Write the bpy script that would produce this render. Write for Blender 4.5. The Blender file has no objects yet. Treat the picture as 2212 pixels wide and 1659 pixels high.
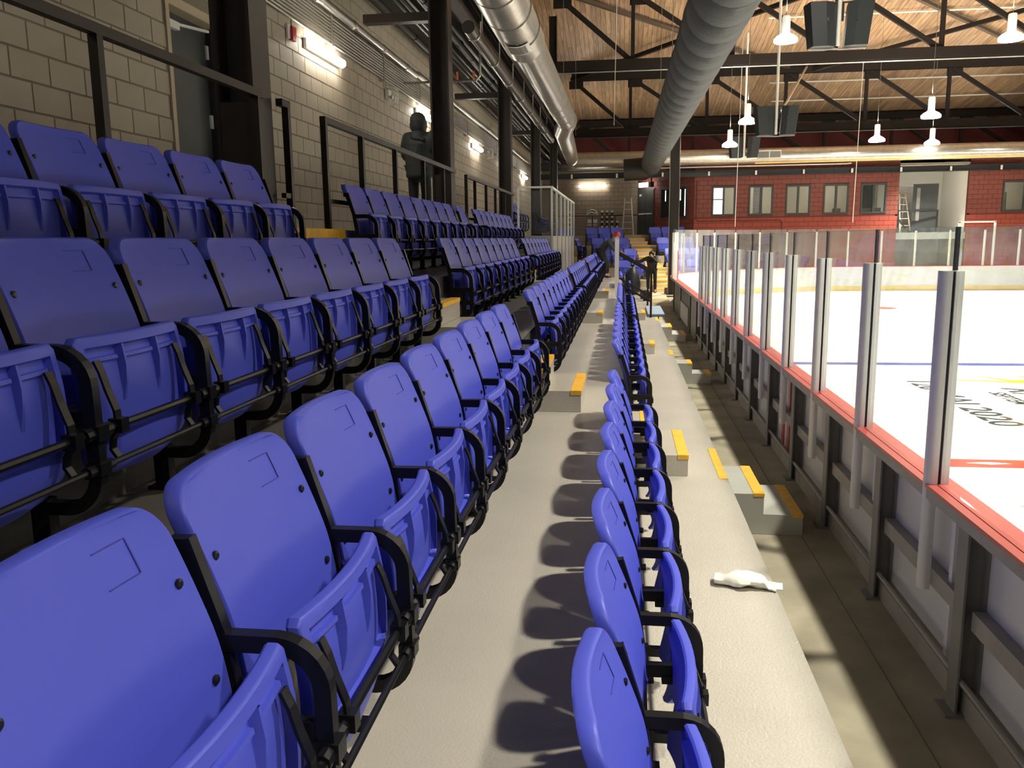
import bpy, bmesh, math, random
from mathutils import Vector, Matrix

random.seed(7)
SC = bpy.context.scene
COL = SC.collection

# ------------------------------------------------------------------ camera
F_PX, IMG_W = 1820.0, 2212.0
YAW, PITCH, ROLL = 0.13135404, -0.169652, -0.01241299
EYE = Vector((0.0, 0.0, 2.2))
cy, sy, cp, sp = math.cos(YAW), math.sin(YAW), math.cos(PITCH), math.sin(PITCH)
fwd = Vector((-sy * cp, cy * cp, sp)); rgt = Vector((cy, sy, 0)); upv = rgt.cross(fwd)
c_, s_ = math.cos(ROLL), math.sin(ROLL)
r2 = c_ * rgt + s_ * upv; u2 = -s_ * rgt + c_ * upv
cam_d = bpy.data.cameras.new('camera'); cam = bpy.data.objects.new('camera', cam_d); COL.objects.link(cam)
cam_d.sensor_fit = 'HORIZONTAL'; cam_d.sensor_width = 36.0; cam_d.lens = 36.0 * F_PX / IMG_W
cam_d.clip_start = 0.05; cam_d.clip_end = 200
M = Matrix(((r2.x, u2.x, -fwd.x, EYE.x), (r2.y, u2.y, -fwd.y, EYE.y), (r2.z, u2.z, -fwd.z, EYE.z), (0, 0, 0, 1)))
cam.matrix_world = M
SC.camera = cam

# ------------------------------------------------------------------ world, exposure
W = bpy.data.worlds.new('world'); SC.world = W; W.use_nodes = True
W.node_tree.nodes['Background'].inputs[0].default_value = (0.9, 0.95, 1.0, 1)
W.node_tree.nodes['Background'].inputs[1].default_value = 0.02
VS = SC.view_settings
VS.view_transform = 'Standard'; VS.look = 'None'; VS.gamma = 1.0; VS.use_curve_mapping = False
VS.exposure = 0.1
LAMP_POWER = 4300.0        # each high-bay lamp over the ice
UPLIGHT_POWER = 235.0     # what each lamp sends up through its open top
TUBE_STRENGTH = 48.0      # wall fluorescent tubes

# ------------------------------------------------------------------ materials
def mat(name, col, rough=0.5, metal=0.0, var=None, bump=None, emit=None, spec=0.5, obj_var=0.0, coat=0.0):
    m = bpy.data.materials.new(name); m.use_nodes = True
    nt = m.node_tree; N = nt.nodes; L = nt.links
    b = N['Principled BSDF']
    b.inputs['Base Color'].default_value = (*col, 1); b.inputs['Roughness'].default_value = rough
    b.inputs['Metallic'].default_value = metal; b.inputs['Specular IOR Level'].default_value = spec
    if coat: b.inputs['Coat Weight'].default_value = coat; b.inputs['Coat Roughness'].default_value = 0.15
    src = None
    if var or bump or obj_var:
        tc = N.new('ShaderNodeTexCoord')
    if var:
        sc_, amt = var[0], var[1]; stretch = var[2] if len(var) > 2 else (1, 1, 1)
        mp = N.new('ShaderNodeMapping'); mp.inputs['Scale'].default_value = stretch
        L.new(tc.outputs['Object'], mp.inputs['Vector'])
        nz = N.new('ShaderNodeTexNoise'); nz.inputs['Scale'].default_value = sc_; nz.inputs['Detail'].default_value = 6
        L.new(mp.outputs[0], nz.inputs['Vector'])
        rp = N.new('ShaderNodeValToRGB')
        d = tuple(max(0, c * (1 - amt)) for c in col); u = tuple(min(1, c * (1 + amt)) for c in col)
        rp.color_ramp.elements[0].color = (*d, 1); rp.color_ramp.elements[1].color = (*u, 1)
        rp.color_ramp.elements[0].position = 0.3; rp.color_ramp.elements[1].position = 0.7
        L.new(nz.outputs['Fac'], rp.inputs[0]); src = rp.outputs[0]
        L.new(src, b.inputs['Base Color'])
    if obj_var:
        oi = N.new('ShaderNodeObjectInfo'); mr = N.new('ShaderNodeMapRange')
        mr.inputs['To Min'].default_value = 1 - obj_var; mr.inputs['To Max'].default_value = 1 + obj_var
        L.new(oi.outputs['Random'], mr.inputs['Value'])
        hs = N.new('ShaderNodeHueSaturation'); L.new(mr.outputs[0], hs.inputs['Value'])
        if src: L.new(src, hs.inputs['Color'])
        else: hs.inputs['Color'].default_value = (*col, 1)
        L.new(hs.outputs[0], b.inputs['Base Color'])
    if bump:
        nb = N.new('ShaderNodeTexNoise'); nb.inputs['Scale'].default_value = bump[0]; nb.inputs['Detail'].default_value = 3
        L.new(tc.outputs['Object'], nb.inputs['Vector'])
        bp = N.new('ShaderNodeBump'); bp.inputs['Strength'].default_value = bump[1]; bp.inputs['Distance'].default_value = bump[2]
        L.new(nb.outputs['Fac'], bp.inputs['Height']); L.new(bp.outputs[0], b.inputs['Normal'])
    if emit:
        b.inputs['Emission Color'].default_value = (*emit[0], 1); b.inputs['Emission Strength'].default_value = emit[1]
    return m

M_BLUE = mat('seat_blue_plastic', (0.078, 0.098, 0.60), 0.45, bump=(900, 0.06, 0.001), spec=0.4)
M_BLACK = mat('black_powder_coat', (0.008, 0.008, 0.009), 0.34, spec=0.32)
M_BOLT = mat('bolt_black', (0.012, 0.012, 0.014), 0.3)
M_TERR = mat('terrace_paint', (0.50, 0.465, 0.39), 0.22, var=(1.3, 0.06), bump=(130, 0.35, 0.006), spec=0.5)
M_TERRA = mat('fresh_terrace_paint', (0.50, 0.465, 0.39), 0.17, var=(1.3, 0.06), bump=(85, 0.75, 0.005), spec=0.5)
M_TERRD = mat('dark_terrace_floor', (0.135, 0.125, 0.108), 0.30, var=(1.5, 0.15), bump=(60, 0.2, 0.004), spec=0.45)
M_TERRF = mat('step_paint', (0.42, 0.41, 0.37), 0.5, var=(3, 0.08), bump=(60, 0.1, 0.003))
M_YEL = mat('yellow_paint', (0.85, 0.46, 0.04), 0.45, var=(14, 0.12), bump=(60, 0.1, 0.002))
M_WALK = mat('walkway_concrete', (0.33, 0.285, 0.205), 0.75, var=(1.8, 0.28), bump=(40, 0.2, 0.004))
M_JOINT = mat('mortar', (0.19, 0.16, 0.12), 0.9)
M_CMU = mat('painted_block', (0.36, 0.305, 0.235), 0.62, var=(2.2, 0.05), bump=(90, 0.12, 0.003), obj_var=0.05)
M_CMUB = mat('painted_block_brown', (0.26, 0.205, 0.15), 0.65, var=(1.2, 0.07), bump=(60, 0.12, 0.003))
M_REDW = mat('red_block', (0.17, 0.038, 0.026), 0.6, var=(0.9, 0.07), bump=(60, 0.1, 0.003))
M_REDB = mat('red_block_band', (0.26, 0.042, 0.025), 0.6, var=(0.9, 0.07), bump=(60, 0.1, 0.003))
M_REDJ = mat('red_mortar', (0.11, 0.026, 0.018), 0.8)
M_DKRED = mat('dark_red_wall', (0.16, 0.025, 0.02), 0.7, var=(0.6, 0.1))
M_STEEL = mat('painted_steel_brown_black', (0.018, 0.013, 0.010), 0.42, bump=(45, 0.05, 0.003), spec=0.3)
M_COLUMN = mat('column_paint', (0.024, 0.018, 0.015), 0.45, bump=(60, 0.08, 0.003), spec=0.35)
M_TRUSS = mat('truss_paint', (0.017, 0.012, 0.009), 0.65, spec=0.25)
M_DARK = mat('dark_paint', (0.012, 0.013, 0.014), 0.45)
M_DARKDOOR = mat('dark_door', (0.03, 0.036, 0.036), 0.5, var=(3, 0.1))
M_GALV = mat('galvanised', (0.55, 0.53, 0.48), 0.30, metal=0.9, var=(6, 0.12), bump=(3, 0.15, 0.02))
M_CONDUIT = mat('conduit_steel', (0.42, 0.40, 0.36), 0.35, metal=0.75)
M_WHITE = mat('white_paint', (0.78, 0.77, 0.72), 0.5)
M_WHITEPIPE = mat('white_pipe', (0.85, 0.83, 0.74), 0.4)
M_FABRIC = mat('black_duct_fabric', (0.034, 0.037, 0.037), 0.75, bump=(3.0, 0.5, 0.06))
M_SPK = mat('speaker_black', (0.018, 0.021, 0.022), 0.6)
M_ALU = mat('aluminium', (0.70, 0.69, 0.67), 0.42, metal=0.15, var=(4, 0.06, (1, 1, 0.1)))
M_ALUW = mat('white_mullion', (0.75, 0.75, 0.70), 0.45)
M_CAP = mat('red_cap', (0.50, 0.10, 0.085), 0.34, var=(3, 0.14, (1, 0.2, 1)), bump=(80, 0.06, 0.002))
M_BOARD = mat('white_board', (0.62, 0.62, 0.63), 0.4, var=(0.8, 0.05))
M_BOARDIN = mat('board_face_white', (0.82, 0.84, 0.84), 0.35, var=(2.0, 0.05))
M_KICK = mat('kick_plate', (0.85, 0.68, 0.28), 0.5)
M_POST = mat('grey_steel_post', (0.20, 0.19, 0.175), 0.5, var=(5, 0.12))
M_RAILG = mat('grey_rail', (0.31, 0.29, 0.26), 0.5, var=(5, 0.12))
M_ICE = mat('ice', (0.86, 0.88, 0.84), 0.22, var=(0.35, 0.035), spec=0.35)
M_ICER = mat('ice_red', (0.55, 0.06, 0.035), 0.4, spec=0.2)
M_ICEB = mat('ice_blue', (0.07, 0.09, 0.28), 0.4, spec=0.2)
M_ICEK = mat('ice_black', (0.035, 0.035, 0.028), 0.5, spec=0.2)
M_ICEY = mat('ice_yellow', (0.62, 0.50, 0.015), 0.5, spec=0.2)
M_BEIGE = mat('room_wall', (0.55, 0.49, 0.38), 0.7)
M_PAPER = mat('white_sheet', (0.85, 0.86, 0.86), 0.6)
M_LIT = mat('tube_light', (1, 1, 1), 0.5, emit=((1.0, 0.93, 0.80), TUBE_STRENGTH))
M_BELL = mat('lamp_refractor', (0.9, 0.9, 0.88), 0.3, emit=((1.0, 0.93, 0.80), 55.0))
M_BELLTOP = mat('lamp_refractor_shoulder', (0.9, 0.9, 0.88), 0.3, emit=((1.0, 0.93, 0.80), 8.0))
M_LENS = mat('lamp_tube', (0.8, 0.8, 0.78), 0.3, emit=((1.0, 0.93, 0.80), 0.55))
M_GLOW = mat('painted_glow', (0.9, 0.9, 0.9), 0.5, emit=((0.95, 0.97, 1.0), 2.2))  # self-glow stands in for light on the blind and in the panes
M_EXIT = mat('exit_sign_face', (0.5, 0.8, 0.7), 0.5, emit=((0.45, 0.9, 0.75), 0.9))
M_REDBOX = mat('fire_alarm_red', (0.45, 0.03, 0.03), 0.4)
M_ORANGE = mat('orange_valve', (0.8, 0.15, 0.02), 0.4)
M_BAG = mat('thin_white_plastic', (0.86, 0.83, 0.74), 0.35, bump=(45, 0.15, 0.01))
M_SKIN = mat('skin', (0.50, 0.28, 0.19), 0.5)
M_JACKET = mat('black_jacket', (0.020, 0.024, 0.026), 0.7, bump=(20, 0.5, 0.02))
M_SWEATER = mat('dark_grey_sweater', (0.050, 0.058, 0.068), 0.85, bump=(60, 0.3, 0.01))
M_TROUS = mat('dark_trousers', (0.018, 0.018, 0.018), 0.8)
M_HAIR = mat('dark_hair', (0.02, 0.014, 0.010), 0.6)
M_HAT = mat('red_helmet', (0.45, 0.02, 0.025), 0.35)
M_LBLUE = mat('pale_blue_board', (0.27, 0.34, 0.43), 0.5)
M_NBLUE = mat('blue_edge', (0.05, 0.11, 0.24), 0.5)
M_WOODL = mat('ladder_grey', (0.55, 0.50, 0.42), 0.5)
M_GASPIPE = mat('yellow_pipe', (0.75, 0.52, 0.18), 0.45)
M_TAN = mat('tan_jamb', (0.45, 0.36, 0.25), 0.6)
M_CARD = mat('card_box', (0.30, 0.20, 0.11), 0.8)

def glass_mat(name, tint, haze):
    m = bpy.data.materials.new(name); m.use_nodes = True
    nt = m.node_tree; N = nt.nodes; L = nt.links
    for n in list(N): N.remove(n)
    out = N.new('ShaderNodeOutputMaterial')
    tr = N.new('ShaderNodeBsdfTransparent'); tr.inputs[0].default_value = (*tint, 1)
    gl = N.new('ShaderNodeBsdfGlossy'); gl.inputs[0].default_value = (1, 1, 1, 1); gl.inputs['Roughness'].default_value = 0.03
    df = N.new('ShaderNodeBsdfDiffuse'); df.inputs[0].default_value = (0.75, 0.77, 0.74, 1)
    lw = N.new('ShaderNodeLayerWeight'); lw.inputs['Blend'].default_value = 0.5
    pw_ = N.new('ShaderNodeMath'); pw_.operation = 'POWER'; pw_.inputs[1].default_value = 5.0
    L.new(lw.outputs['Facing'], pw_.inputs[0])
    fr = N.new('ShaderNodeMapRange'); fr.inputs['To Min'].default_value = 0.03; fr.inputs['To Max'].default_value = 0.55
    L.new(pw_.outputs[0], fr.inputs['Value'])
    tc = N.new('ShaderNodeTexCoord'); nz = N.new('ShaderNodeTexNoise'); nz.inputs['Scale'].default_value = 1.6; nz.inputs['Detail'].default_value = 5
    L.new(tc.outputs['Object'], nz.inputs['Vector'])
    mr = N.new('ShaderNodeMapRange'); mr.inputs['From Min'].default_value = 0.3; mr.inputs['From Max'].default_value = 0.75
    mr.inputs['To Min'].default_value = haze * 0.4; mr.inputs['To Max'].default_value = haze * 1.6
    L.new(nz.outputs['Fac'], mr.inputs['Value'])
    m1 = N.new('ShaderNodeMixShader'); m2 = N.new('ShaderNodeMixShader')
    L.new(mr.outputs[0], m1.inputs[0]); L.new(tr.outputs[0], m1.inputs[1]); L.new(df.outputs[0], m1.inputs[2])
    L.new(fr.outputs[0], m2.inputs[0]); L.new(m1.outputs[0], m2.inputs[1]); L.new(gl.outputs[0], m2.inputs[2])
    L.new(m2.outputs[0], out.inputs['Surface'])
    return m
M_GLASS = glass_mat('rink_glass', (0.94, 0.96, 0.95), 0.05)
M_GLASSF = glass_mat('end_glass', (0.80, 0.83, 0.82), 0.10)
M_PANE = glass_mat('window_pane', (0.9, 0.92, 0.92), 0.02)

def wood_mat():
    m = bpy.data.materials.new('roof_planks'); m.use_nodes = True
    N = m.node_tree.nodes; L = m.node_tree.links; b = N['Principled BSDF']; b.inputs['Roughness'].default_value = 0.55
    at = N.new('ShaderNodeAttribute'); at.attribute_name = 'tone'
    tc = N.new('ShaderNodeTexCoord'); mp = N.new('ShaderNodeMapping'); mp.inputs['Scale'].default_value = (11, 0.5, 0)
    nz = N.new('ShaderNodeTexNoise'); nz.inputs['Scale'].default_value = 2.0; nz.inputs['Detail'].default_value = 5
    L.new(tc.outputs['Object'], mp.inputs[0]); L.new(mp.outputs[0], nz.inputs['Vector'])
    rp = N.new('ShaderNodeValToRGB')
    rp.color_ramp.elements[0].position = 0.25; rp.color_ramp.elements[0].color = (0.25, 0.14, 0.07, 1)
    rp.color_ramp.elements[1].position = 0.7; rp.color_ramp.elements[1].color = (0.52, 0.345, 0.205, 1)
    L.new(nz.outputs['Fac'], rp.inputs[0])
    mx = N.new('ShaderNodeMix'); mx.data_type = 'RGBA'; mx.blend_type = 'MULTIPLY'; mx.inputs[0].default_value = 1.0
    L.new(rp.outputs[0], mx.inputs['A']); L.new(at.outputs['Color'], mx.inputs['B'])
    L.new(mx.outputs['Result'], b.inputs['Base Color'])
    return m
M_WOOD = wood_mat()

# ------------------------------------------------------------------ mesh helpers
class MB:
    """collects vertices and faces of ONE mesh"""
    def __init__(s): s.v = []; s.f = []; s.sm = False
    def box(s, x0, x1, y0, y1, z0, z1):
        b = len(s.v)
        s.v += [(x0, y0, z0), (x1, y0, z0), (x1, y1, z0), (x0, y1, z0), (x0, y0, z1), (x1, y0, z1), (x1, y1, z1), (x0, y1, z1)]
        s.f += [tuple(b + i for i in q) for q in ((0, 3, 2, 1), (4, 5, 6, 7), (0, 1, 5, 4), (1, 2, 6, 5), (2, 3, 7, 6), (3, 0, 4, 7))]
        return s
    def bar(s, a, b, w, h, up=(0, 0, 1)):
        """rectangular bar from a to b: w across, h along 'up'"""
        a = Vector(a); b = Vector(b); d = (b - a).normalized(); u = Vector(up)
        if abs(d.dot(u)) > 0.98: u = Vector((1, 0, 0))
        sd = d.cross(u).normalized(); u = sd.cross(d).normalized()
        n = len(s.v)
        for p in (a, b):
            for i, j in ((-1, -1), (1, -1), (1, 1), (-1, 1)):
                s.v.append(tuple(p + sd * (i * w / 2) + u * (j * h / 2)))
        s.f += [tuple(n + i for i in q) for q in ((0, 1, 2, 3), (7, 6, 5, 4), (0, 4, 5, 1), (1, 5, 6, 2), (2, 6, 7, 3), (3, 7, 4, 0))]
        return s
    def tube(s, pts, r, seg=12, caps=True):
        pts = [Vector(p) for p in pts]; n0 = len(s.v); rs = r if isinstance(r, (list, tuple)) else [r] * len(pts)
        ref = None
        for i, p in enumerate(pts):
            if i == 0: d = pts[1] - p
            elif i == len(pts) - 1: d = p - pts[i - 1]
            else: d = (pts[i + 1] - p).normalized() + (p - pts[i - 1]).normalized()
            d.normalize()
            if ref is None:
                ref = Vector((0, 0, 1)) if abs(d.z) < 0.9 else Vector((1, 0, 0))
            sd = d.cross(ref).normalized(); u = sd.cross(d).normalized(); ref = u
            for k in range(seg):
                t = 2 * math.pi * k / seg
                s.v.append(tuple(p + (sd * math.cos(t) + u * math.sin(t)) * rs[i]))
        for i in range(len(pts) - 1):
            for k in range(seg):
                a = n0 + i * seg + k; b = n0 + i * seg + (k + 1) % seg
                s.f.append((a, b, b + seg, a + seg))
        if caps:
            s.f.append(tuple(n0 + k for k in reversed(range(seg))))
            e = n0 + (len(pts) - 1) * seg
            s.f.append(tuple(e + k for k in range(seg)))
        s.sm = True
        return s
    def lathe(s, prof, c=(0, 0, 0), seg=20):
        """prof: list of (r, z)"""
        n0 = len(s.v); c = Vector(c)
        for r, z in prof:
            for k in range(seg):
                t = 2 * math.pi * k / seg
                s.v.append((c.x + r * math.cos(t), c.y + r * math.sin(t), c.z + z))
        for i in range(len(prof) - 1):
            for k in range(seg):
                a = n0 + i * seg + k; b = n0 + i * seg + (k + 1) % seg
                s.f.append((a, b, b + seg, a + seg))
        s.f.append(tuple(n0 + k for k in reversed(range(seg))))
        e = n0 + (len(prof) - 1) * seg
        s.f.append(tuple(e + k for k in range(seg)))
        s.sm = True
        return s
    def ribbon(s, path, t, w, y0=0.0):
        """flat bar swept along a path in the XZ plane: t thick in the plane, w wide along Y"""
        n0 = len(s.v); P = [Vector((p[0], 0, p[1])) for p in path]
        for i, p in enumerate(P):
            if i == 0: d = P[1] - p
            elif i == len(P) - 1: d = p - P[i - 1]
            else: d = (P[i + 1] - p).normalized() + (p - P[i - 1]).normalized()
            d.normalize(); nrm = Vector((-d.z, 0, d.x))
            for a, b in ((1, -1), (1, 1), (-1, 1), (-1, -1)):
                q = p + nrm * (a * t / 2); s.v.append((q.x, y0 + b * w / 2, q.z))
        for i in range(len(P) - 1):
            for k in range(4):
                a = n0 + i * 4 + k; b = n0 + i * 4 + (k + 1) % 4
                s.f.append((a, b, b + 4, a + 4))
        s.f.append((n0 + 3, n0 + 2, n0 + 1, n0)); e = n0 + (len(P) - 1) * 4
        s.f.append((e, e + 1, e + 2, e + 3))
        return s
    def mesh(s, name, m, angle=35):
        me = bpy.data.meshes.new(name); me.from_pydata(s.v, [], s.f); me.update()
        bm = bmesh.new(); bm.from_mesh(me); bmesh.ops.recalc_face_normals(bm, faces=bm.faces); bm.to_mesh(me); bm.free()
        me.materials.append(m)
        if s.sm:
            for p in me.polygons: p.use_smooth = True
            me.set_sharp_from_angle(angle=math.radians(angle))
        return me
    def obj(s, name, m, parent=None, loc=(0, 0, 0), angle=35):
        return link(name, s.mesh(name, m, angle), parent, loc)

def link(name, data, parent=None, loc=(0, 0, 0), rz=0.0):
    o = bpy.data.objects.new(name, data); COL.objects.link(o)
    o.location = loc
    if rz: o.rotation_euler = (0, 0, rz)
    if parent: o.parent = parent
    return o
def tag(o, label=None, cat=None, group=None, kind=None):
    if label: o['label'] = label
    if cat: o['category'] = cat
    if group: o['group'] = group
    if kind: o['kind'] = kind
    return o
def thing(name, label, cat, loc=(0, 0, 0), rz=0.0, group=None):
    return tag(link(name, None, None, loc, rz), label, cat, group)
def struct(name, mb, m, label=None, parent=None, angle=35):
    o = mb.obj(name, m, parent, angle=angle)
    if not parent: tag(o, label, None, None, 'structure')
    return o
ORD = ['first', 'second', 'third', 'fourth', 'fifth', 'sixth', 'seventh', 'eighth', 'ninth', 'tenth', 'eleventh', 'twelfth', 'thirteenth', 'fourteenth',
       'fifteenth', 'sixteenth', 'seventeenth', 'eighteenth', 'nineteenth', 'twentieth', 'twenty-first', 'twenty-second', 'twenty-third', 'twenty-fourth', 'twenty-fifth', 'twenty-sixth', 'twenty-seventh', 'twenty-eighth', 'twenty-ninth', 'thirtieth']

# ================================================================== THE PLACE: levels
DX, DZ, SEAT = 0.785, 0.4705, 0.58
WELD_X = [0.062, -0.728, -1.509, -2.295]                # where the arm meets the upright, rows front to back
TREAD_Z = [0.47, 0.94, 1.41, 1.885]
EDGE_X = [0.77, -0.015, -0.80, -1.585, -2.40]           # front edge of each terrace
WALK_Z = 2.30                                            # upper walkway
WALL_X = -4.05
STAND_END = 28.0
Y0 = -2.5

# ------------------------------------------------------------------ floors
struct('floor', MB().box(-4.3, 30, Y0, 54, -0.20, -0.08), M_WALK, 'bare concrete slab below the rink and stands')
struct('floor_rinkside_walkway', MB().box(-4.2, 1.66, Y0, 28.2, -0.08, 0.0), M_WALK, 'stained brown concrete walkway between terraces and dasher boards')
struct('floor_end_walkway', MB().box(-4.2, 1.66, 28.2, 53, -0.08, 0.0), mat('end_floor', (0.50, 0.40, 0.25), 0.7, var=(1.5, 0.2)), 'tan concrete floor at the foot of the end stand')
struct('floor_behind_end_boards', MB().box(1.66, 30, 36.25, 53, -0.08, 0.0), M_WALK, 'concrete floor behind the end boards')
# walkway seam and a cracked joint
for i, (a, b) in enumerate((((1.335, Y0), (1.35, 27.5)),)):
    mb = MB(); mb.box(a[0], a[0] + 0.008, a[1], b[1], -0.001, 0.0015)
    tag(mb.obj('floor_joint_seam', M_JOINT), 'narrow dark joint running along the rinkside walkway', None, None, 'structure')
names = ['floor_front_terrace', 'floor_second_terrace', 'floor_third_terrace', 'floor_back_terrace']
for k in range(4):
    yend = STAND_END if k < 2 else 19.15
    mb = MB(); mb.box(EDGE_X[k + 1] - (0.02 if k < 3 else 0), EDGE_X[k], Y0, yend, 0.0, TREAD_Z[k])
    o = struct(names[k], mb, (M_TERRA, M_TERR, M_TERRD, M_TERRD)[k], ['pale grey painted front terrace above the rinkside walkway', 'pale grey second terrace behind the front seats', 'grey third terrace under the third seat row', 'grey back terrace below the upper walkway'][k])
mb = MB(); mb.box(WALL_X - 0.1, EDGE_X[4], Y0, 42.9, 0.0, WALK_Z)
struct('floor_upper_walkway', mb, M_TERRF, 'upper concrete walkway between the back row and block wall')
struct('floor_far_terrace', MB().box(EDGE_X[3], EDGE_X[2] + 0.05, 28.05, 31.4, 0.0, TREAD_Z[2]), M_TERR, 'grey raised terrace beyond the glass platform')
# yellow edge marks on the front terrace and nosings on the upper walkway at each aisle
AISLES = [(6.10, 7.05), (12.78, 13.37), (18.15, 19.15)]
for i, (a, b) in enumerate(AISLES):
    mb = MB(); mb.box(EDGE_X[0] - 0.06, EDGE_X[0] + 0.002, a - 0.05, b - 0.1, TREAD_Z[0] - 0.004, TREAD_Z[0] + 0.003)
    tag(mb.obj('yellow_edge_stripe', M_YEL), 'yellow stripe painted on the front terrace edge at the %s aisle' % ORD[i], 'floor stripe')
    if i < 2:
        mb = MB(); mb.box(EDGE_X[4] - 0.28, EDGE_X[4] + 0.006, a - 0.05, b + 0.15, WALK_Z - 0.075, WALK_Z + 0.006)
        tag(mb.obj('yellow_walkway_nosing', M_YEL), 'yellow nosing on the upper walkway edge at the %s aisle' % ORD[i], 'floor stripe')

# ------------------------------------------------------------------ aisle steps
def aisle_steps(k, ya, yb, label):
    """two steps on terrace k leading to terrace k+1"""
    z0 = TREAD_Z[k]; z3 = TREAD_Z[k + 1] if k < 3 else WALK_Z; rise = (z3 - z0) / 3
    xb = EDGE_X[k + 1] + 0.003
    t = thing('aisle_steps', label, 'steps', (xb, ya, z0), group='concrete aisle steps')
    for j, (dep, nm) in enumerate(((0.50, 'lower_step'), (0.235, 'upper_step'))):
        top = rise * (j + 1)
        mb = MB(); mb.box(0, dep, 0, yb - ya, 0.002 + rise * j, top)
        st = mb.obj(nm, M_TERR, t)
        n = MB(); n.box(dep - 0.075, dep + 0.004, -0.003, yb - ya + 0.003, top - 0.028, top + 0.004)
        n.obj('yellow_nosing', M_YEL, st)
    return t
rown = ['front terrace', 'second terrace', 'third terrace', 'back terrace']
for i, (a, b) in enumerate(AISLES):
    for k in range(4):
        if i == 2 and k > 1: continue
        aisle_steps(k, a, b - 0.12, 'grey concrete steps with yellow nosings up from %s at the %s aisle' % (rown[k], ORD[i]))
def down_steps(ya, yb, label):
    t = thing('aisle_steps', label, 'steps', (EDGE_X[0] + 0.003, ya, 0), group='steps down to the walkway')
    for j, (dep, top, nm) in enumerate(((0.57, 0.157, 'lower_step'), (0.285, 0.313, 'upper_step'))):
        mb = MB(); mb.box(0, dep, 0, yb - ya, 0.002 if j == 0 else 0.157, top); st = mb.obj(nm, M_TERRF, t)
        n = MB(); n.box(dep - 0.075, dep + 0.004, -0.003, yb - ya + 0.003, top - 0.02, top + 0.004); n.obj('yellow_nosing', M_YEL, st)
for i, (a, b) in enumerate(AISLES):
    down_steps(a + 0.12, b - 0.05, 'grey concrete steps down from front terrace to walkway at the %s aisle' % ORD[i])

# ------------------------------------------------------------------ stadium seat
def shell(us, zs, xf, half, thick, y_c=0.0, back_flat=None):
    """curved plastic shell: grid over u in [-1,1] and z; xf(u,z) gives the front face"""
    mb = MB(); nu, nv = len(us), len(zs)
    for side in (0, 1):
        for z in zs:
            h = half(z)
            for u in us:
                e = max(abs(u), 0)
                x = xf(u, z) - (thick if side else 0)
                mb.v.append((x, y_c + u * h, z))
    def idx(s, j, i): return s * nu * nv + j * nu + i
    for j in range(nv - 1):
        for i in range(nu - 1):
            mb.f.append((idx(0, j, i), idx(0, j, i + 1), idx(0, j + 1, i + 1), idx(0, j + 1, i)))
            mb.f.append((idx(1, j, i), idx(1, j + 1, i), idx(1, j + 1, i + 1), idx(1, j, i + 1)))
    ring = [(0, i) for i in range(nu)] + [(j, nu - 1) for j in range(1, nv)] + [(nv - 1, i) for i in range(nu - 2, -1, -1)] + [(j, 0) for j in range(nv - 2, 0, -1)]
    # rounded rim: rings a little outside the outline through the thickness
    zc = (zs[0] + zs[-1]) / 2; L_ = len(ring); prev = [idx(0, *q) for q in ring]
    for fr_, out_ in ((0.10, 0.0030), (0.22, 0.0045), (0.80, 0.0045)):
        n0 = len(mb.v)
        for (j, i) in ring:
            a = Vector(mb.v[idx(0, j, i)]); b = Vector(mb.v[idx(1, j, i)]); m_ = a + (b - a) * fr_
            q_ = ring.index((j, i)); pa = Vector(mb.v[idx(0, *ring[q_ - 1])]); pb = Vector(mb.v[idx(0, *ring[(q_ + 1) % L_])])
            tg = pb - pa; d = Vector((0, tg.z, -tg.y)); d.normalize()
            if d.dot(Vector((0, m_.y - y_c, m_.z - zc))) < 0: d = -d
            mb.v.append(tuple(m_ + d * out_))
        cur = [n0 + q for q in range(L_)]
        for q in range(L_):
            p = (q + 1) % L_; mb.f.append((prev[q], cur[q], cur[p], prev[p]))
        prev = cur
    last = [idx(1, *q) for q in ring]
    for q in range(L_):
        p = (q + 1) % L_; mb.f.append((prev[q], last[q], last[p], prev[p]))
    mb.sm = True
    return mb
def corner_half(W_, z0, z1, r0, r1):
    def h(z):
        if z < z0 + r0:
            d = z0 + r0 - z; return W_ - r0 + math.sqrt(max(0, r0 * r0 - d * d))
        if z > z1 - r1:
            d = z - (z1 - r1); return W_ - r1 + math.sqrt(max(0, r1 * r1 - d * d))
        return W_
    return h
def arcz(z0, z1, r0, r1, nmid, na=5):
    zs = [z0 + r0 * (1 - math.cos(math.pi / 2 * k / na)) for k in range(na)]
    zs += [z0 + r0 + (z1 - r1 - z0 - r0) * k / nmid for k in range(nmid + 1)]
    zs += [z1 - r1 + r1 * math.sin(math.pi / 2 * (k + 1) / na) for k in range(na)]
    return zs
WZ = 0.5465            # weld height above the terrace
def interp(tab, z):
    """Catmull-Rom through the table"""
    z = min(max(z, tab[0][0]), tab[-1][0]); n = len(tab)
    for k in range(n - 1):
        if z <= tab[k + 1][0]: break
    (z1, a), (z2, b) = tab[k], tab[k + 1]
    m1 = (b - tab[k - 1][1]) / (z2 - tab[k - 1][0]) if k > 0 else (b - a) / (z2 - z1)
    m2 = (tab[k + 2][1] - a) / (tab[k + 2][0] - z1) if k < n - 2 else (b - a) / (z2 - z1)
    h = z2 - z1; t = (z - z1) / h
    return (2 * t ** 3 - 3 * t * t + 1) * a + (t ** 3 - 2 * t * t + t) * h * m1 + (3 * t * t - 2 * t ** 3) * b + (t ** 3 - t * t) * h * m2
BACK = [(-0.19, 0.034), (-0.10, 0.025), (0.0, 0.006), (0.10, -0.029), (0.19, -0.066), (0.262, -0.098)]
def back_x(u, z): return interp(BACK, z - WZ) + 0.020 * u * u - 0.025
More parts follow.
